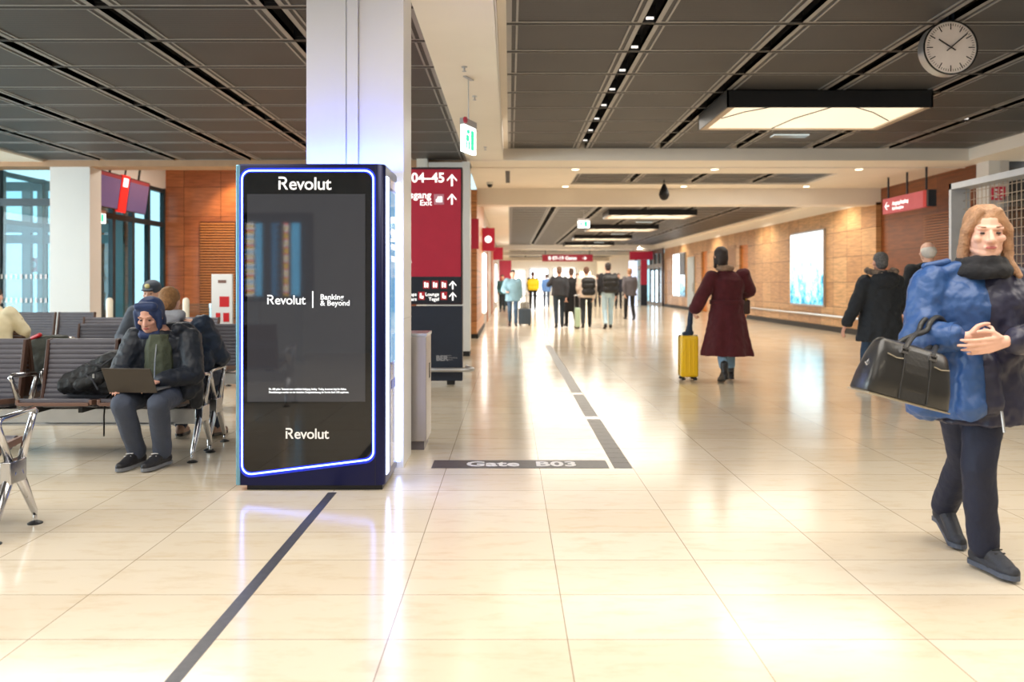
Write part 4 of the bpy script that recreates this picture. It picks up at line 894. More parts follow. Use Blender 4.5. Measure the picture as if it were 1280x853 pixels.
def shoe(t, an, to, m, s=1.0, sole=None, vox=0.008, boot=0.0):
    an = Vector(an); to = Vector(to); f = (to - an); fz = Vector((f.x, f.y, 0)).normalized(); sd = Vector((-fz.y, fz.x, 0)); pitch = f.z + .055 * s
    heel = an - fz * .045 * s + Vector((0, 0, -.055 * s)); ball = an + fz * .12 * s; ball.z = max(to.z, .03 * s); tip = to + fz * .035 * s; tip.z = max(to.z, .028 * s); heel.z = max(heel.z, .028 * s)
    o = MB(); o.cap(heel, ball, .032 * s, .040 * s).cap(ball, tip, .040 * s, .030 * s).cap(an + Vector((0, 0, .01)), heel + Vector((0, 0, .015)), .038 * s, .036 * s).cap(an + fz * .01 * s, ball + Vector((0, 0, .012)), .040 * s, .034 * s)
    if boot: o.cap(an, an + Vector((0, 0, boot)), .045 * s, .05 * s)
    for q in range(len(o.v)):
        v = o.v[q]
        if v[2] < 0.006: o.v[q] = (v[0], v[1], 0.006)
    sh = o.fused('shoe', m, t, vox)
    so = MB(); up = Vector((0, 0, 1)); pr = []
    ax = (ball - heel); ln = [(heel - fz * .033 * s, .018), (heel - fz * .02 * s, .031), (heel + fz * .03 * s, .033), (heel.lerp(ball, .6), .033), (ball, .042), (ball.lerp(tip, .6), .040), (tip + fz * .014 * s, .026), (tip + fz * .028 * s, .010)]
    so.rings([[Vector((p.x, p.y, max(p.z - .03 * s, 0.0))) + sd * (w_ * s) * a + up * b for a, b in ((-1, 0), (1, 0), (1.03, .022 * s), (-1.03, .022 * s))] for p, w_ in ln]).build('sole', sole or M_BLACKP, sh)
    return sh
def trousers(t, J, m, s=1.0, rh=.088, rk=.068, ra=.056, vox=0.012, fit=1.0, low=0.0):
    o = MB(); o.ell(J['pelvis'] + Vector((0, .01, 0)), (.165 * s, .12 * s, .12 * s))
    for q in 'RL':
        hp, kn, an = J['hip' + q], J['kn' + q], J['an' + q]; e = an + (kn - an).normalized() * (.015 * s + low)
        o.cap(hp, kn, rh * s, rk * s).cap(kn, e, rk * s, ra * s)
    for k_ in range(len(o.v)):
        if o.v[k_][2] < 0.02: o.v[k_] = (o.v[k_][0], o.v[k_][1], 0.02)
    return o.fused('trousers', m, t, vox, 3, (0.09 * s, 0.014 * s))
def coat_rings(J, s, hem, hrx, hry, chest=(.205, .135), waist=(.185, .13), waistz=None, fold=0.0):
    n, c, p = J['neck'], J['chest'], J['pelvis']; R = []
    def L(a, b, u): return a.lerp(b, u)
    sh = (J['shR'] + J['shL']) / 2
    R.append((n.x, n.y, n.z + .015 * s, .062 * s, .062 * s)); R.append((*(L(n, sh, .35)), .095 * s, .078 * s)); R.append((*(L(n, sh, .75)), .155 * s, .09 * s))
    R.append((*(L(sh, c, .05) + Vector((0, 0, 0))), .185 * s, .105 * s)); R.append((*L(sh, c, .5), chest[0] * s, chest[1] * s * .95)); R.append((*c, chest[0] * s, chest[1] * s))
    R.append((*L(c, p, .5), waist[0] * s, waist[1] * s)); R.append((*p, (waist[0] + .012) * s, (waist[1] + .01) * s, fold * .3))
    if hem < p.z - .08:
        for u in (.33, .66, 1.0): R.append((p.x, p.y, p.z + (hem - p.z) * u, (waist[0] + .012) * s * (1 - u) + hrx * u, (waist[1] + .01) * s * (1 - u) + hry * u, fold * (.4 + .6 * u)))
    else: R.append((p.x, p.y, hem, hrx, hry, fold))
    return R
def coat(t, J, m, s=1.0, hem=.75, hrx=.21, hry=.15, sl=(.072, .058, .050), name='coat', vox=0.012, fold=0.0, nf=9, wr=(0.10, 0.022), extra=None, cuff=.02, **kw):
    o = MB().loft(coat_rings(J, s, hem, hrx, hry, fold=fold, **kw), fold=nf if fold else 0)
    for q in 'RL':
        e = J['wr' + q] + (J['el' + q] - J['wr' + q]).normalized() * cuff
        o.cap(J['sh' + q], J['el' + q], sl[0] * s, sl[1] * s).cap(J['el' + q], e, sl[1] * s, sl[2] * s)
    if extra: extra(o)
    return o.fused(name, m, t, vox, 4, (wr[0] * s, wr[1] * s))
def body(t, J, s=1.0, skin=None, hd=None, vox=0.008, hands=None, R=None, hs=1.0):
    o = MB(); R = R or Matrix.Identity(3)
    head(o, J['head'], R, s * hs); o.cap(J['neck'] - Vector((0, 0, .03)), J['head'] + Vector((0, .012, -.04)) * s, .056 * s, .052 * s)
    for a, b, r0, r1 in (('pelvis', 'chest', .12, .12), ('chest', 'neck', .10, .06), ('shR', 'shL', .042, .042)): o.cap(J[a], J[b], r0 * s, r1 * s)
    for q in 'RL':
        o.cap(J['sh' + q], J['el' + q], .046 * s, .038 * s).cap(J['el' + q], J['wr' + q], .037 * s, .025 * s)
        o.cap(J['pelvis'], J['hip' + q], .10 * s, .085 * s).cap(J['hip' + q], J['kn' + q], .075 * s, .05 * s).cap(J['kn' + q], J['an' + q], .048 * s, .032 * s).cap(J['an' + q], J['to' + q], .03 * s, .022 * s)
        hx = (hands or {}).get(q)
        d = J['wr' + q] - J['el' + q]
        if hx: hand(o, J['wr' + q], hx[0], hx[1], s, hx[2], hx[3] if len(hx) > 3 else None)
        else: hand(o, J['wr' + q], d, (0, -1, 0), s, 0.45, (1 if q == 'R' else -1, 0, 0))
    return o.fused('body', skin or SKIN, t, vox, 1)
def hair_short(t, c, R, s, m, vox=0.008, low=0.0, bald=False):
    T = lambda p: c + R @ (Vector(p) * s); o = MB()
    if bald: o.ell(T((0, .034, .012)), (.085 * s, .100 * s, .078 * s), R).ell(T((0, .05, -.02)), (.07 * s, .075 * s, .05 * s), R)
    else: o.ell(T((0, .026, .047)), (.083 * s, .101 * s, .088 * s), R).ell(T((0, .055, -.01 - low)), (.072 * s, .066 * s, .075 * s), R)
    return o.fused('hair', m, t, vox, 1, (0.02, 0.006))
def backpack(lab, loc, rz, w_, d_, h_, m, grp=None, front=None):
    t = thing('backpack', lab, 'backpack', loc, rz, grp)
    o = MB(); o.cap((-w_ * .3, 0, d_ * .3), (w_ * .3, 0, d_ * .3), d_ * .45).cap((-w_ * .3, 0, h_ - d_ * .6), (w_ * .3, 0, h_ - d_ * .6), d_ * .5, d_ * .5).cap((-w_ * .28, 0, h_ * .5), (w_ * .28, 0, h_ * .5), d_ * .52).loft([(0, 0, .03, w_ * .46, d_ * .46), (0, 0, h_ * .8, w_ * .45, d_ * .42), (0, 0, h_ * .97, w_ * .3, d_ * .28)])
    o.fused('main_bag', m, t, 0.012, 2, (0.08, 0.012)); return t

def suitcase(name_label, loc, rz, W, D, H, m, hh=0.0, label_cat='suitcase', ribs=3):
    t = thing('suitcase', name_label, label_cat, loc, rz)
    b = MB().box(-W / 2, W / 2, -D / 2, D / 2, .05, H).build('shell', m, t, bev=0.03, seg=4, smooth=True, angle=0.8)
    r = MB()
    for k_ in range(ribs):
        x = -W / 2 + W * (k_ + 1) / (ribs + 1)
        r.box(x - .008, x + .008, -D / 2 - .006, D / 2 + .006, .10, H - .05)
    r.build('rib', m, b, bev=0.004); MB().box(-.004, .004, -D / 2 - .008, D / 2 + .008, .06, H + .004, 0, Matrix.Rotation(PI / 2, 4, 'Z') @ Matrix.Diagonal((1, W / D, 1, 1))).build('zip_seam', M_BLACKP, b)
    for x in (-1, 1):
        for y in (-1, 1):
            MB().cap((x * (W / 2 - .04) - .012, y * (D / 2 - .04), .024), (x * (W / 2 - .04) + .012, y * (D / 2 - .04), .024), .018, n=10).box(x * (W / 2 - .04) - .014, x * (W / 2 - .04) + .014, y * (D / 2 - .04) - .01, y * (D / 2 - .04) + .01, .03, .055).build('wheel', M_BLACKP, t, smooth=True, angle=0.6)
    MB().tube([(-.05, 0, H), (-.05, 0, H + .025), (.05, 0, H + .025), (.05, 0, H)], .008, 8).build('carry_handle', M_BLACKP, t)
    if hh: MB().tube([(-.07, D / 2 - .03, H - .02), (-.07, D / 2 - .03, hh)], .007, 8).tube([(.07, D / 2 - .03, H - .02), (.07, D / 2 - .03, hh)], .007, 8).cap((-.075, D / 2 - .03, hh), (.075, D / 2 - .03, hh), .014, n=8).build('pull_handle', M_ALU, t)
    return t

# ---------------------------------------------------------------- person with laptop
t = thing('person', 'seated person in a blue hood and dark quilted coat typing on a laptop', 'person', (-2.55, 5.80, 0))
J = dict(pelvis=(0, .14, .52), chest=(.01, .12, .80), neck=(0, .06, .94), head=(-.06, .0, 1.055), shR=(-.19, .08, .90), elR=(-.26, -.02, .66), wrR=(-.16, -.20, .60),
         shL=(.20, .08, .89), elL=(.27, -.02, .64), wrL=(.10, -.20, .615), hipR=(-.09, .10, .50), knR=(-.10, -.33, .475), anR=(-.08, -.15, .10), toR=(-.115, -.28, .04),
         hipL=(.10, .10, .50), knL=(.15, -.33, .475), anL=(.10, -.15, .10), toL=(.06, -.28, .04))
J = {a: Vector(b) for a, b in J.items()}; Rh = Euler((0.42, 0, 0.05)).to_matrix()
body(t, J, 1.0, SKIN, vox=0.007, R=Rh, hands={'R': ((.1, -1, -.1), (1, 0, 0), .35, (0, 0, -1)), 'L': ((-.25, -1, -.1), (-1, 0, 0), .35, (0, 0, -1))}); face_bits(t, J['head'], Rh)
HOOD = cloth('hood_blue', (26, 48, 92), 0.6, 0.1)
T = lambda p: J['head'] + Rh @ Vector(p)
o = MB().ell(T((0, .035, .035)), (.100, .11, .108), Rh).ell(T((0, .05, -.05)), (.095, .085, .10), Rh).cap(T((-.075, -.04, -.06)), T((-.082, -.02, .05)), .022).cap(T((.075, -.04, -.06)), T((.082, -.02, .05)), .022).cap(T((-.055, -.035, .10)), T((.055, -.035, .10)), .03).cap(T((-.05, -.05, -.12)), T((.05, -.05, -.12)), .035)
o.fused('hood', HOOD, t, 0.008, 9, (0.06, 0.006))
trousers(t, J, cloth('trouser_slate', (62, 70, 88), 0.75), rh=.092, rk=.075, ra=.062, vox=0.009)
COATQ = cloth('quilt_navy', (17, 25, 38), 0.55, 0.05, b=(10, 0.35)); KHAKI = cloth('khaki', (70, 76, 58), 0.7)
def ex(o):
    o.cap((-.22, -.02, .52), (-.18, .12, .88), .06, .07).cap((.22, -.0, .52), (.19, .12, .88), .07, .07).cap((.24, .1, .42), (.25, .02, .60), .05, .07).cap((-.10, .16, .95), (.14, .17, .95), .06).cap((.13, .04, .96), (.19, .10, .92), .05)
coat(t, J, COATQ, hem=.46, hrx=.23, hry=.14, sl=(.085, .075, .058), vox=0.009, extra=ex, chest=(.225, .12), waist=(.22, .13), wr=(0.05, 0.02))
o = MB().rings([[(-.095 * k_, .08, z), (-.095 * k_, -.005, z), (-.05 * k_, -.045, z), (.05 * k_, -.05, z), (.10 * k_, -.008, z), (.10 * k_, .08, z)] for z, k_ in ((.57, 1.05), (.70, 1.05), (.84, 1.0), (.93, .75))]); vest = o.fused('vest', KHAKI, t, 0.009, 2, (0.05, 0.014))
MB().tube([(0.01, -.045, .86), (0.01, -.072, .74), (0.01, -.08, .60)], .005, 6).build('zip', M_ALU, vest)
SH = cloth('shoe_black', (28, 28, 34), 0.5); SOLE = mat('sole_grey', rgb(120, 124, 132), 0.5)
for q in 'RL':
    sh = shoe(t, J['an' + q], J['to' + q], SH, 1.0, SOLE)
    l_ = MB()
    for k_ in range(4):
        c = J['an' + q].lerp(J['to' + q], .30 + .14 * k_); l_.cap(c + Vector((-.022, 0, .058 - .007 * k_)), c + Vector((.022, .004, .060 - .007 * k_)), .0035, n=6)
    l_.build('laces', M_PRINT, sh)
t = thing('laptop', 'dark laptop resting on the knees of the hooded person', 'laptop', (-2.555, 5.57, 0.565), -0.06)
MB().box(-.17, .17, -.12, .12, 0, .014).build('keyboard_base', mat('laptop_grey', rgb(120, 124, 132), 0.3, 0.5), t, bev=0.004)
MB().box(-.17, .17, -.004, .004, 0, .20, 0, Matrix.Translation((0, -.122, -.012)) @ Matrix.Rotation(0.5, 4, 'X')).build('lid', mat('laptop_lid', rgb(58, 50, 42), 0.45), t, bev=0.004)
MB().box(-.155, .155, .0045, .0055, .015, .185, 0, Matrix.Translation((0, -.122, -.012)) @ Matrix.Rotation(0.5, 4, 'X')).build('screen', emit('laptop_screen', (.6, .7, .9), .6), t)

# person seen from behind (blond)
t = thing('person', 'seated person with short blond hair in a teal jacket, seen from behind', 'person', (-2.64, 6.47, 0), PI)
J = dict(pelvis=(0, .12, .52), chest=(0, .12, .84), neck=(.10, .06, 1.03), head=(.11, .0, 1.135), shR=(-.19, .09, .97), elR=(-.30, .0, .70), wrR=(-.16, -.24, .62), shL=(.20, .09, .99), elL=(.26, -.02, .72), wrL=(.12, -.24, .62),
         hipR=(-.10, .08, .50), knR=(-.14, -.36, .50), anR=(-.14, -.30, .10), toR=(-.16, -.44, .035), hipL=(.10, .08, .50), knL=(.14, -.36, .50), anL=(.14, -.30, .10), toL=(.16, -.44, .035))
J = {a: Vector(b) for a, b in J.items()}; Rh = Euler((0.35, 0, 0.1)).to_matrix()
body(t, J, 1.0, SKIN2, vox=0.009, R=Rh); hair_short(t, J['head'], Rh, 1.0, cloth('hair_blond', (150, 108, 66), 0.7, b=(120, 0.8), v=(40, 0.25)))
trousers(t, J, cloth('jeans_dark', (40, 52, 74), 0.8), vox=0.012)
def ex(o): o.cap((-.16, .2, .36), (-.2, .12, .7), .10, .10).cap((.1, .2, .40), (.16, .12, .7), .10, .10)
coat(t, J, cloth('jacket_teal', (26, 42, 64), 0.55, 0.05, b=(14, 0.3)), hem=.42, hrx=.25, hry=.17, sl=(.085, .078, .06), vox=0.01, extra=ex, chest=(.235, .14), waist=(.23, .15), wr=(0.06, 0.03))
MB().cap((-.02, .12, 1.04), (.2, .1, 1.03), .05).ell((.09, .17, 1.0), (.13, .06, .05)).fused('hood', cloth('hood_grey', (160, 162, 170), 0.8), t, 0.01, 3, (0.05, 0.01))
for q in 'RL': shoe(t, J['an' + q], J['to' + q], cloth('shoe_beige', (150, 120, 105), 0.6), vox=0.01)
bk = backpack('black rucksack worn on the back of the blond seated person', (-2.60, 6.19, 0.56), 0, .36, .17, .44, cloth('bag_black', (14, 15, 19), 0.6))

# person with cap
t = thing('person', 'person in a dark cap with a yellow badge sitting farther back', 'person', (-3.74, 8.25, 0))
J = dict(pelvis=(0, .14, .54), chest=(-.02, .14, .88), neck=(0, .10, 1.06), head=(.02, .06, 1.19), shR=(-.19, .12, 1.0), elR=(-.27, .0, .74), wrR=(-.14, -.18, .60), shL=(.18, .12, 1.0), elL=(.26, .0, .74), wrL=(.14, -.18, .60),
         hipR=(-.09, .12, .52), knR=(-.12, -.30, .52), anR=(-.11, -.26, .10), toR=(-.12, -.40, .035), hipL=(.09, .12, .52), knL=(.12, -.30, .52), anL=(.11, -.26, .10), toL=(.12, -.40, .035))
J = {a: Vector(b) for a, b in J.items()}; Rh = Euler((0.15, 0, 0)).to_matrix()
body(t, J, 1.0, SKIN2, vox=0.01, R=Rh); face_bits(t, J['head'], Rh); coat(t, J, cloth('jacket_slate', (70, 78, 90), 0.7), hem=.50, hrx=.2, hry=.15, vox=0.012); trousers(t, J, cloth('jeans_dark', (40, 52, 74)), vox=0.014)
for q in 'RL': shoe(t, J['an' + q], J['to' + q], SH, vox=0.012)
T = lambda p: J['head'] + Rh @ Vector(p)
c_ = MB().ell(T((0, .02, .06)), (.092, .11, .085), Rh).ell(T((0, -.10, .055)), (.06, .06, .012), Rh).fused('cap', cloth('cap_slate', (58, 68, 82), 0.7), t, 0.008, 2)
MB().ell(T((0, -.088, .092)), (.028, .012, .026), Rh, 12).build('badge', mat('badge_yellow', rgb(232, 216, 150), 0.4), c_, smooth=True)

# cream jacket at the left edge
t = thing('person', 'person in a cream jacket cut off by the left picture edge', 'person', (-6.22, 9.75, 0), PI)
J = dict(pelvis=(0, .12, .54), chest=(0, .12, .84), neck=(0, .08, 1.0), head=(0.04, .02, 1.13), shR=(-.19, .1, .94), elR=(-.30, .0, .72), wrR=(-.16, -.24, .64), shL=(.19, .1, .94), elL=(.28, .0, .72), wrL=(.14, -.24, .64),
         hipR=(-.1, .08, .52), knR=(-.14, -.34, .52), anR=(-.14, -.28, .1), toR=(-.16, -.42, .035), hipL=(.1, .08, .52), knL=(.14, -.34, .52), anL=(.14, -.28, .1), toL=(.16, -.42, .035))
J = {a: Vector(b) for a, b in J.items()}
body(t, J, 1.0, SKIN2, vox=0.012); hair_short(t, J['head'], Matrix.Identity(3), 1, cloth('hair_brown', (70, 50, 38), .7)); coat(t, J, cloth('jacket_cream', (200, 190, 160), 0.8), hem=.50, hrx=.24, hry=.16, sl=(.085, .075, .06), vox=0.012, chest=(.235, .14), waist=(.22, .15)); trousers(t, J, cloth('jeans_dark', (40, 52, 74)), vox=0.014)
for q in 'RL': shoe(t, J['an' + q], J['to' + q], SH, vox=0.012)

# rucksack on the laptop user's bench, rucksack behind
t = thing('backpack', 'black rucksack slumped on the bench beside the hooded person', 'backpack', (-3.10, 5.98, 0.47))
BAGB = cloth('bag_black', (14, 15, 19), 0.6)
m_ = MB().cap((-.17, .0, .085), (.12, .0, .09), .085, .10).cap((-.12, 0, .10), (.14, .03, .23), .09, .10).cap((.10, 0, .10), (.22, .04, .26), .10, .075).cap((-.20, -.02, .07), (-.22, .04, .06), .065, .06).cap((.18, .0, .08), (.20, .02, .2), .09, .08)
for q in range(len(m_.v)):
    if m_.v[q][2] < 0.0: m_.v[q] = (m_.v[q][0], m_.v[q][1], 0.0)
m_ = m_.fused('main_bag', BAGB, t, 0.009, 2, (0.05, 0.03))
MB().cap((-.06, -.085, .08), (.08, -.08, .13), .05).fused('front_pocket', BAGB, t, 0.008, 2, (0.04, 0.015))
MB().tube([(.18, -.10, .02), (.19, -.21, .0), (.195, -.235, -.03), (.19, -.24, -.12), (.19, -.24, -.27)], .011, 6, flat=0.4).build('strap', mat('strap_black', rgb(12, 12, 13), 0.8), t)
MB().tube([(-.02, -.10, .16), (.05, -.13, .12), (.09, -.13, .05)], .007, 6).tube([(.0, -.09, .24), (.10, -.10, .22), (.2, -.06, .30)], .008, 6).build('webbing', mat('strap_grey', rgb(52, 54, 60), 0.8), t)
MB().box(.052, .066, -.137, -.132, .135, .165).build('buckle', M_ALU, t)
t = thing('backpack', 'grey-green rucksack with a red tag standing between the back-to-back benches', 'backpack', (-3.78, 6.62, 0.465))
MB().cap((-.10, 0, .10), (.10, 0, .10), .10).cap((-.09, 0, .30), (.11, 0, .28), .11, .10).loft([(0, 0, 0.0, .17, .11), (0, 0, .2, .19, .12), (0, 0, .40, .12, .08)]).fused('main_bag', cloth('bag_olive', (64, 66, 58), 0.8), t, 0.012, 2, (0.07, 0.02))
MB().cap((-.14, -.05, .38), (-.06, -.08, .41), .018).build('tag', M_REDP, t, smooth=True)

# ---------------------------------------------------------------- woman in the blue raincoat
wx, wy = 2.09, 3.60
t = thing('person', 'walking person in a blue and navy raincoat, handbag hung from the forearm', 'person', (wx, wy, 0))
J = dict(pelvis=(-.01, .04, .90), chest=(.0, .0, 1.20), neck=(.02, .01, 1.365), head=(.03, -.035, 1.515), shR=(-.195, .0, 1.30), elR=(-.27, -.04, 1.055), wrR=(-.155, -.205, 1.07),
         shL=(.20, .02, 1.30), elL=(.26, -.07, 1.05), wrL=(-.035, -.285, 1.058), hipR=(-.06, .05, .86), knR=(.07, .20, .47), anR=(.11, .45, .165), toR=(.105, .33, .04),
         hipL=(.08, .02, .86), knL=(.0, -.03, .47), anL=(.055, .015, .10), toL=(.082, -.10, .045))
J = {a: Vector(b) for a, b in J.items()}; Rh = Euler((0.10, 0, -0.30)).to_matrix()
body(t, J, 1.0, SKIN2, vox=0.0045, R=Rh, hs=1.04, hands={'R': ((1, -.1, -.05), (0, -.35, 1), .9, (.0, 1, .2)), 'L': ((-1, -.02, -.22), (0, -.15, 1), .32, (0, 1, -.1))})
face_bits(t, J['head'], Rh, 1.04)
HAIR = cloth('hair_auburn_blond', (164, 124, 92), 0.55, 0.0, b=(120, 0.7), v=(30, 0.22)); T = lambda p: J['head'] + Rh @ Vector(p)
o = MB().ell(T((0, .028, .05)), (.088, .104, .092), Rh).ell(T((0, .06, -.02)), (.085, .07, .10), Rh)
for sx in (-1, 1): o.cap(T((sx * .035, -.05, .105)), T((sx * .080, -.03, .02)), .02, .022).cap(T((sx * .080, -.02, .03)), T((sx * .088, .0, -.08)), .024, .026).cap(T((sx * .088, .0, -.08)), T((sx * .085, -.01, -.16)), .027, .022)
o.cap(T((.09, -.01, -.12)), T((.13, -.03, -.18)), .024, .015).cap(T((0, .07, -.08)), T((0, .07, -.17)), .06, .05)
o.fused('hair', HAIR, t, 0.006, 2, (0.02, 0.006))
o = MB()
for k_ in range(14):
    a = 2 * PI * k_ / 14; b = 2 * PI * (k_ + 1) / 14
    o.cap((.02 + .075 * math.cos(a), -.02 + .075 * math.sin(a), 1.39), (.02 + .075 * math.cos(b), -.02 + .075 * math.sin(b), 1.39), .032).cap((.02 + .09 * math.cos(a), -.03 + .085 * math.sin(a), 1.35), (.02 + .09 * math.cos(b), -.03 + .085 * math.sin(b), 1.35), .034)
o
o.fused('scarf', cloth('scarf_black', (26, 26, 30), 0.9), t, 0.008, 3, (0.05, 0.02))
BLUE = mat('raincoat_blue', rgb(44, 78, 130), 0.45, bump=(11, 1.0), var=(2.5, 0.08)); NAVYC = mat('raincoat_navy', rgb(34, 34, 56), 0.45, bump=(14, 0.35), var=(3, 0.1))
# blue side: torso, hip flare and right sleeve
rg = coat_rings(J, 1.0, .705, .235, .16, chest=(.20, .13), waist=(.185, .135), fold=0.05)
o = MB().loft([(r[0] - .055, r[1], r[2], r[3] * .84, *r[4:]) for r in rg], fold=7)
o.cap(J['shR'], J['elR'], .082, .076).cap(J['elR'], J['wrR'] - Vector((.05, -.03, 0)), .078, .062).cap(J['shR'] + Vector((.03, .01, .02)), (.0, .0, 1.37), .06, .055)
o.cap((-.16, .0, .95), (-.21, .02, .76), .08, .085).cap((-.08, -.10, .98), (-.09, -.13, .76), .05, .06)
cb = o.fused('coat', BLUE, t, 0.0075, 3, (0.075, 0.032))
MB().cap((-.22, -.0, 1.375), (-.12, .0, 1.395), .016, n=10).build('shoulder_tab', BLUE, cb, smooth=True)
MB().tube([(-.195, -.165, 1.068), (-.18, -.185, 1.07)], .064, 16).build('cuff', BLUE, cb, smooth=True, angle=0.8)
o = MB().loft([(r[0] + .07, r[1] - .012, r[2] - (.035 if i == len(rg) - 1 else 0), r[3] * .86, r[4] * .93, *r[5:]) for i, r in enumerate(rg)], fold=7)
o.cap(J['shL'], J['elL'], .080, .074).cap(J['elL'], J['wrL'] + Vector((.05, .01, 0)), .072, .054).cap((.16, .04, .95), (.17, .05, .72), .08, .08)
o.cap((.08, -.06, 1.32), (.09, -.09, 1.1), .05, .05).cap((.0, -.10, .95), (.0, -.11, .78), .05, .06)
cn = o.fused('coat_front_panel', NAVYC, t, 0.0075, 3, (0.075, 0.028)); tag(cn, 'dark navy half of the raincoat with its sleeve')
MB().tube([(.02, -.17, .75), (.03, -.172, .66)], .006, 6).build('zip', M_ALU, cn)
trousers(t, J, mat('trouser_navy', rgb(17, 24, 48), 0.7, bump=(60, 0.25), var=(3, 0.1)), rh=.092, rk=.072, ra=.063, vox=0.009)
for q in 'RL':
    sh = shoe(t, J['an' + q], J['to' + q], cloth('shoe_graphite', (40, 42, 50), 0.6), 1.0, mat('sole_slate', rgb(74, 82, 98), 0.5), vox=0.006)
    l_ = MB()
    for k_ in range(4):
        c = J['an' + q].lerp(J['to' + q], .35 + .13 * k_); l_.cap(c + Vector((-.022, 0, .060 - .005 * k_)), c + Vector((.022, .004, .060 - .005 * k_)), .0035, n=6)
    l_.build('laces', mat('lace_dark', rgb(26, 26, 30), 0.8), sh)
# handbag
hb = thing('handbag', 'large black leather handbag hanging from the blue-sleeved forearm', 'handbag', (1.645, 3.33, 0.925))
HR = Euler((0, math.radians(15), math.radians(8))).to_matrix().to_4x4() @ Matrix.Scale(0.93, 4)
LEA = mat('black_leather', rgb(38, 37, 36), 0.33, bump=(30, 0.12), var=(5, 0.12), coat=0.15); LEA2 = mat('black_leather_matte', rgb(46, 45, 44), 0.45, bump=(80, 0.2))
rs = []
for z, hx, hy in ((-.118, .195, .075), (-.124, .203, .08), (-.115, .208, .088), (-.04, .20, .082), (.05, .185, .062), (.105, .172, .04), (.122, .16, .025), (.128, .14, .012)):
    ring = []
    for k_ in range(32):
        a = 2 * PI * k_ / 32; cx_, sy_ = math.cos(a), math.sin(a); e = .32
        ring.append((hx * math.copysign(abs(cx_) ** e, cx_), hy * math.copysign(abs(sy_) ** e, sy_), z))
    rs.append(ring)
MB().rings(rs).xf(HR).build('bag_body', LEA, hb, smooth=True)
def front_y(z): return -(.088 + (.062 - .088) * (z + .115) / .165) if z < .05 else -(.062 + (.04 - .062) * (z - .05) / .055)
zz = [-.118, -.08, -.04, 0, .04, .07, .10]
MB().rings([[(x0, front_y(z) - .003, z), (x1, front_y(z) - .003, z), (x1, front_y(z) + .004, z), (x0, front_y(z) + .004, z)] for z in zz for x0, x1 in (((-.052 - .02 * (.1 - z)), (.06 + .02 * (.1 - z))),)]).xf(HR).build('centre_panel', LEA2, hb)
for sx in (-.058, .068): MB().tube([(sx * (1 + .35 * (.1 - z)), front_y(z) - .004, z) for z in zz], .0035, 6).xf(HR).build('piping', LEA2, hb)
EDG = mat('edge_pale', rgb(150, 140, 120), 0.5)
MB().tube([(-.145, front_y(.055) - .004, .062), (-.10, front_y(.05) - .006, .052), (-.07, front_y(.05) - .006, .056)], .0025, 6).xf(HR).build('pocket_edge', EDG, hb)
MB().tube([(.085, front_y(.05) - .004, .056), (.12, front_y(.05) - .006, .05), (.16, front_y(.05) - .004, .058)], .0025, 6).xf(HR).build('pocket_edge', EDG, hb)
MB().rings([[(x, -.083, -.129), (x, .083, -.129), (x, .083, -.123), (x, -.083, -.123)] for x in (-.20, .20)]).xf(HR).build('base_trim', EDG, hb)
FA = Vector((wx - .235, wy - .10, 1.068)) - hb.location            # forearm axis where the handles hang
fd = (J['wrR'] - J['elR']).normalized(); side = Vector((fd.y, -fd.x, 0)).normalized()
for sy in (-1, 1):
    A = HR @ Vector((-.06, sy * .046, .10)); B = HR @ Vector((.078, sy * .046, .10)); top = FA + fd * (.018 * sy)
    ro = .088
    S_ = top + side * ro * .97 + Vector((0, 0, .022))
    pts = [A, A.lerp(S_, .5) + Vector((0, 0, .014)), S_, top + side * ro * .8 + Vector((0, 0, ro * .7)), top + Vector((0, 0, ro)), top - side * ro * .75 + Vector((0, 0, ro * .65)), top - side * ro + Vector((0, 0, -.03)), B + (top - side * ro - B) * .5, B]
    # smooth the path
    for _ in range(2): pts = [pts[0]] + [q for i in range(len(pts) - 1) for q in (pts[i] * .75 + pts[i + 1] * .25, pts[i] * .25 + pts[i + 1] * .75)] + [pts[-1]]
    h_ = MB().tube(pts, .0115, 8).build('handle', LEA2, hb, smooth=True)
    for sx in (-.06, .078):
        MB().box(sx - .017, sx + .017, sy * .050 - .006, sy * .050 + .006, .080, .090).box(sx - .017, sx + .017, sy * .047 - .006, sy * .047 + .006, .100, .107).box(sx - .018, sx - .014, sy * .05 - .006, sy * .05 + .006, .08, .107).box(sx + .014, sx + .018, sy * .05 - .006, sy * .05 + .006, .08, .107).xf(HR).build('buckle', M_CHROME, h_)
MB().tube([(-.185, 0, .02), (-.20, -.01, .0), (-.195, -.02, -.01)], .006, 6).xf(HR).build('ring', M_CHROME, hb)

# ---------------------------------------------------------------- woman in the maroon coat
t = thing('person', 'person in a long maroon belted coat pulling a yellow suitcase, seen from behind', 'person', (2.88, 10.60, 0), PI)
s = 1.03
J = walk(s, .15, 'R', pelvis=(0, 0, .93), head=(.08, -.03, 1.60), neck=(.03, .0, 1.44), shR=(-.20, .01, 1.37), elR=(-.30, -.06, 1.17), wrR=(-.20, -.28, 1.08), shL=(.20, .02, 1.34), elL=(.33, .04, 1.10), wrL=(.40, -.02, .94))
MAR = cloth('maroon_wool', (78, 22, 30), 0.95, 0.1, b=(160, 0.4), v=(20, 0.12))
body(t, J, s, SKIN2, vox=0.009, R=Euler((.1, 0, .2)).to_matrix(), hands={'L': ((.3, 0, -1), (0, -1, 0), .9)})
J['elR'] += Vector((0, 0, 0)); coat(t, J, MAR, s, hem=.34, hrx=.33, hry=.25, sl=(.092, .092, .085), vox=0.011, fold=.075, nf=7, waist=(.20, .15), chest=(.225, .15), wr=(0.12, 0.03), cuff=.0)
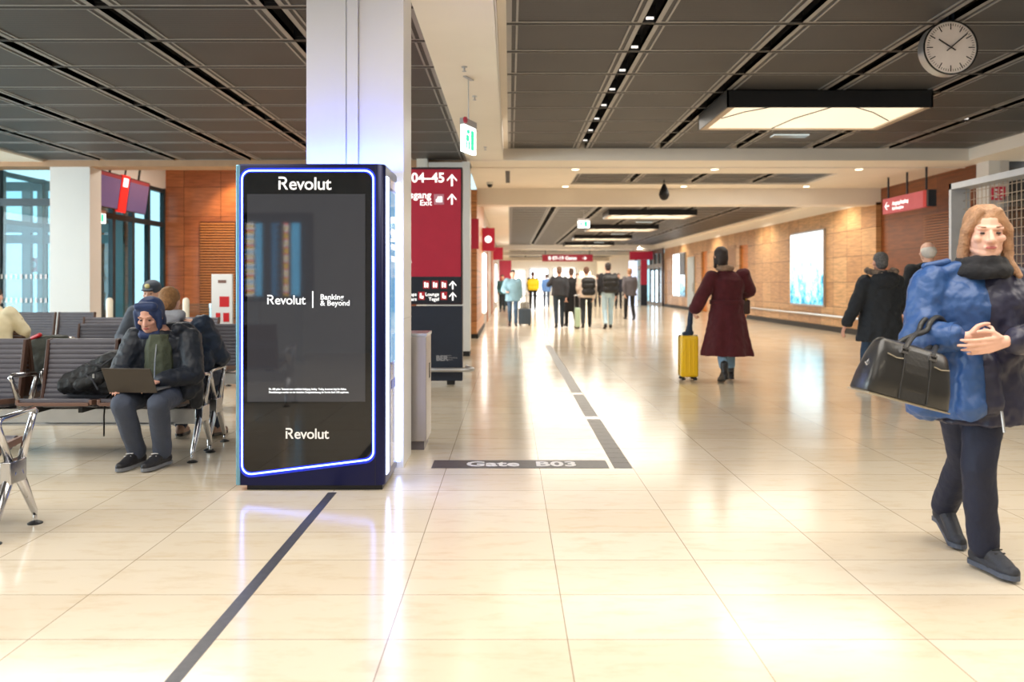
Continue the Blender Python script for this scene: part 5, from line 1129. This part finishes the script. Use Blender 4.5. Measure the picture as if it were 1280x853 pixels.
o = MB(); o.loft([(0, 0, .99 * s + dz, .218 * s + e, .168 * s + e) for dz, e in ((0, 0), (.012, .004), (.045, .004), (.057, 0))]).build('belt', MAR, t, smooth=True)
o = MB()
for k_ in range(12):
    a = 2 * PI * k_ / 12; b = 2 * PI * (k_ + 1) / 12; c0 = Vector((.03, .005, 1.485))
    o.cap(c0 + Vector((.085 * math.cos(a), .085 * math.sin(a), .012)), c0 + Vector((.085 * math.cos(b), .085 * math.sin(b), .012)), .038)
o.fused('collar', cloth('fur_beige', (150, 122, 100), 0.95, b=(90, 1.0), v=(50, 0.3)), t, 0.011, 1, (0.02, 0.02))
Rq = Euler((.1, 0, .2)).to_matrix(); T = lambda p: J['head'] + Rq @ Vector(p)
MB().ell(T((0, .028, .045)), (.09, .108, .095), Rq).ell(T((0, .06, -.02)), (.085, .068, .10), Rq).ell(T((0, .05, -.08)), (.07, .05, .07), Rq).cap(T((.07, .0, .0)), T((.085, .01, -.14)), .025, .02).cap(T((-.07, .0, .0)), T((-.06, .03, -.10)), .025, .03).fused('hair', cloth('hair_dark', (44, 30, 26), 0.5, b=(120, .6)), t, 0.01, 2, (0.02, .006))
trousers(t, J, cloth('jeans_light', (128, 160, 186), 0.8), s, rk=.062, ra=.058, vox=0.011, low=.07)
for q in 'RL': shoe(t, J['an' + q], J['to' + q], cloth('boot_black', (30, 28, 30), 0.4), s, vox=0.01, boot=.10)
sb = thing('shoulder_bag', 'small brown shoulder bag with gold chain beside the maroon coat', 'handbag', (3.16, 10.78, 0.98), PI)
MB().box(-.06, .06, -.10, .10, -.10, .10).build('body', cloth('bag_brown', (66, 36, 30), 0.5), sb, bev=0.03, seg=3, smooth=True); MB().tube([(0, -.09, .10), (.0, -.05, .34), (.03, -.01, .44)], .012, 8).build('strap', cloth('bag_brown', (66, 36, 30), 0.5), sb)
MB().tube([(0.0, .09, .08), (.005, .085, .22), (.02, .06, .38)], .009, 6).build('chain', mat('gold', rgb(212, 170, 90), .25, 1.0), sb)
YEL = mat('suitcase_yellow', rgb(248, 200, 8), 0.3, var=(3, 0.02), coat=.3)
sc = suitcase('bright yellow cabin suitcase rolling beside the maroon coat', (2.39, 10.72, 0), 0.0, .235, .24, .60, YEL)
MB().cap((0.01, 0, .61), (.045, .0, .96), .045, .028).cap((-.045, 0, .62), (.05, 0, .63), .03).fused('handle_cover', cloth('cover_navy', (34, 52, 76), 0.7), sc, 0.008, 3, (0.05, .02))

# ---------------------------------------------------------------- couple on the right
t = thing('person', 'grey-haired person in a black parka with a fur-edged hood, seen from behind', 'person', (4.33, 9.35, 0), PI + .05)
s = .97; J = walk(s, .16, 'L', elL=(.30, .02, 1.10), wrL=(.41, -.02, .84), shL=(.19, .01, 1.36), shR=(-.19, .01, 1.36), elR=(-.24, .0, 1.1))
PK = cloth('parka_black', (20, 26, 34), 0.75, b=(30, 0.4)); body(t, J, s, SKIN, vox=0.009)
hair_short(t, J['head'], Matrix.Identity(3), s, cloth('hair_grey', (92, 90, 90), 0.7, b=(120, 1.0), v=(60, .4)))
coat(t, J, PK, s, hem=.62, hrx=.285, hry=.20, sl=(.088, .080, .066), fold=.03, vox=0.011, chest=(.235, .16), waist=(.235, .17), extra=lambda o: o.ell((0, .12, 1.34), (.17, .09, .12)), wr=(.08, .03), cuff=.03)
o = MB()
for k_ in range(10):
    a = -.3 + (PI + .6) * k_ / 10; b = -.3 + (PI + .6) * (k_ + 1) / 10
    o.cap((.16 * math.cos(a), .03 + .12 * math.sin(a), 1.44 - .03 * math.sin(a)), (.16 * math.cos(b), .03 + .12 * math.sin(b), 1.44 - .03 * math.sin(b)), .035)
o.fused('fur_trim', cloth('fur_striped', (120, 104, 92), 0.95, b=(90, 1), v=(14, 0.75)), t, .01, 1, (.02, .03))
trousers(t, J, cloth('jeans_slate', (44, 66, 92), 0.8), s, vox=0.011)
for q in 'RL': shoe(t, J['an' + q], J['to' + q], cloth('shoe_greyblue', (112, 128, 144), 0.6), s, mat('sole_pale', rgb(210, 210, 210), .5), vox=0.01)

t = thing('person', 'white-haired balding person in a black coat, seen from behind', 'person', (5.12, 9.80, 0), PI - .05)
s = 1.055; J = walk(s, .14, 'R'); body(t, J, s, SKIN2, vox=0.01); hair_short(t, J['head'], Matrix.Identity(3), s, cloth('hair_white', (212, 206, 200), 0.8), bald=True)
coat(t, J, cloth('coat_inkblack', (14, 18, 26), 0.8), s, hem=.55, hrx=.29, hry=.19, sl=(.092, .082, .066), chest=(.25, .16), waist=(.24, .17), vox=0.012, extra=lambda o: o.cap((-.10, .04, 1.50), (.10, .04, 1.50), .05), wr=(.08, .03))
trousers(t, J, cloth('trouser_black', (18, 20, 26)), s, vox=0.013)
for q in 'RL': shoe(t, J['an' + q], J['to' + q], SH, s, vox=0.012)

# ---------------------------------------------------------------- distant travellers
def traveller(lab, px, py, top, rz, coatc, trc, hairc, hem=.80, hr=(.22, .15), lead='L', sl=(.075, .065, .055), extra=None, **k):
    Y = 1300.0 / (py - VY); hgt = (py - top) * Y / 1000.0; s = min(1.10, max(.93, hgt / 1.70)); p = at(px, py, Y)
    t = thing('person', lab, 'person', (p.x, Y, 0), rz); J = walk(s, .17, lead, **k)
    body(t, J, s, SKIN2, vox=0.013); hair_short(t, J['head'], Matrix.Identity(3), s, cloth('hair_%d_%d_%d' % hairc, hairc, .7), vox=.012)
    coat(t, J, cloth('cloth_%d_%d_%d' % coatc, coatc, .8), s, hem=hem * s, hrx=hr[0] * s, hry=hr[1] * s, sl=sl, vox=0.015, chest=(.22, .15), waist=(.205, .15), extra=extra, name='jacket')
    trousers(t, J, cloth('leg_%d_%d_%d' % trc, trc, .8), s, vox=0.015)
    for q in 'RL': shoe(t, J['an' + q], J['to' + q], SH, s, vox=0.014)
    return t, Y, p.x, s
traveller('oncoming traveller in a pale teal puffer jacket wheeling a dark suitcase', 641, 408, 338, 0, (120, 156, 172), (58, 84, 110), (30, 28, 30), hem=.76, hr=(.24, .17), sl=(.10, .095, .08), elR=(-.27, .0, 1.10), wrR=(-.2, -.16, 1.05))
suitcase('dark slate suitcase beside the oncoming traveller in teal', (0.46, 24.4, 0), 0, .36, .25, .52, mat('case_slate', rgb(70, 84, 98), .4), 1.0)
suitcase('small pale suitcase far back behind the dark slate one', (0.62, 33.0, 0), 0, .34, .22, .5, mat('case_pale', rgb(150, 152, 146), .4), 0.9)
traveller('distant traveller wearing a bright yellow rucksack over black clothes', 666, 388, 340, PI, (30, 30, 34), (20, 20, 24), (90, 50, 36))
backpack('bright yellow rucksack with a black pocket far down the corridor', (1.12, 37.9, 1.0), 0, .50, .30, .52, mat('rucksack_yellow', rgb(250, 220, 20), .5)); 
traveller('traveller in a black top holding a coat, blue strap and pale bag at the shoulder', 699, 410, 334, PI, (44, 46, 52), (40, 54, 68), (110, 84, 66), hem=.9, lead='R', elL=(.30, .0, 1.2), wrL=(.26, -.2, 1.2))
traveller('traveller in black with a long dark garment draped to the knees', 714, 409, 336, PI + .2, (26, 26, 30), (30, 32, 38), (80, 60, 50), hem=.45, hr=(.26, .18))
traveller('traveller in a cream jacket with a black rucksack', 733, 410, 334, PI - .1, (240, 226, 214), (40, 46, 54), (96, 66, 52), hem=.85, lead='R', sl=(.10, .085, .07))
backpack('black rucksack on the back of the traveller in the cream jacket', (2.26, 22.90, 0.98), 0, .34, .22, .50, BAGB)
traveller('traveller in a black T-shirt and light blue jeans with bare forearms', 760, 411, 329, PI, (22, 24, 32), (176, 206, 224), (48, 40, 38), hem=.95, lead='R')
backpack('large black rucksack above the light blue jeans', (2.84, 22.48, 1.05), 0, .38, .24, .50, BAGB)
traveller('traveller in a charcoal coat and black trousers nearest the red totem', 787, 400, 336, PI + .1, (84, 80, 86), (18, 20, 26), (150, 110, 80), hem=.80, hr=(.25, .17))
suitcase('narrow pale green suitcase between the dark-clad travellers', (1.93, 22.8, 0), 0, .15, .26, .60, mat('case_mint', rgb(176, 200, 176), .4), .95)
for i, (px, py, top, c1, c2, lab) in enumerate(((628, 390, 344, (60, 110, 120), (40, 60, 70), 'small distant person in a teal top near the left wall'), (683, 384, 343, (90, 130, 190), (60, 70, 90), 'small distant person in a blue top behind the yellow rucksack'),
        (722, 386, 342, (235, 230, 225), (80, 84, 96), 'small distant person in white between the dark-clad travellers'), (747, 384, 343, (70, 60, 60), (40, 40, 48), 'small distant person in brown behind the cream jacket'), (773, 386, 342, (40, 44, 60), (30, 34, 44), 'small distant person in dark blue beside the charcoal coat'))):
    traveller(lab, px, py, top, PI * (i % 2), c1, c2, (80, 60, 50))
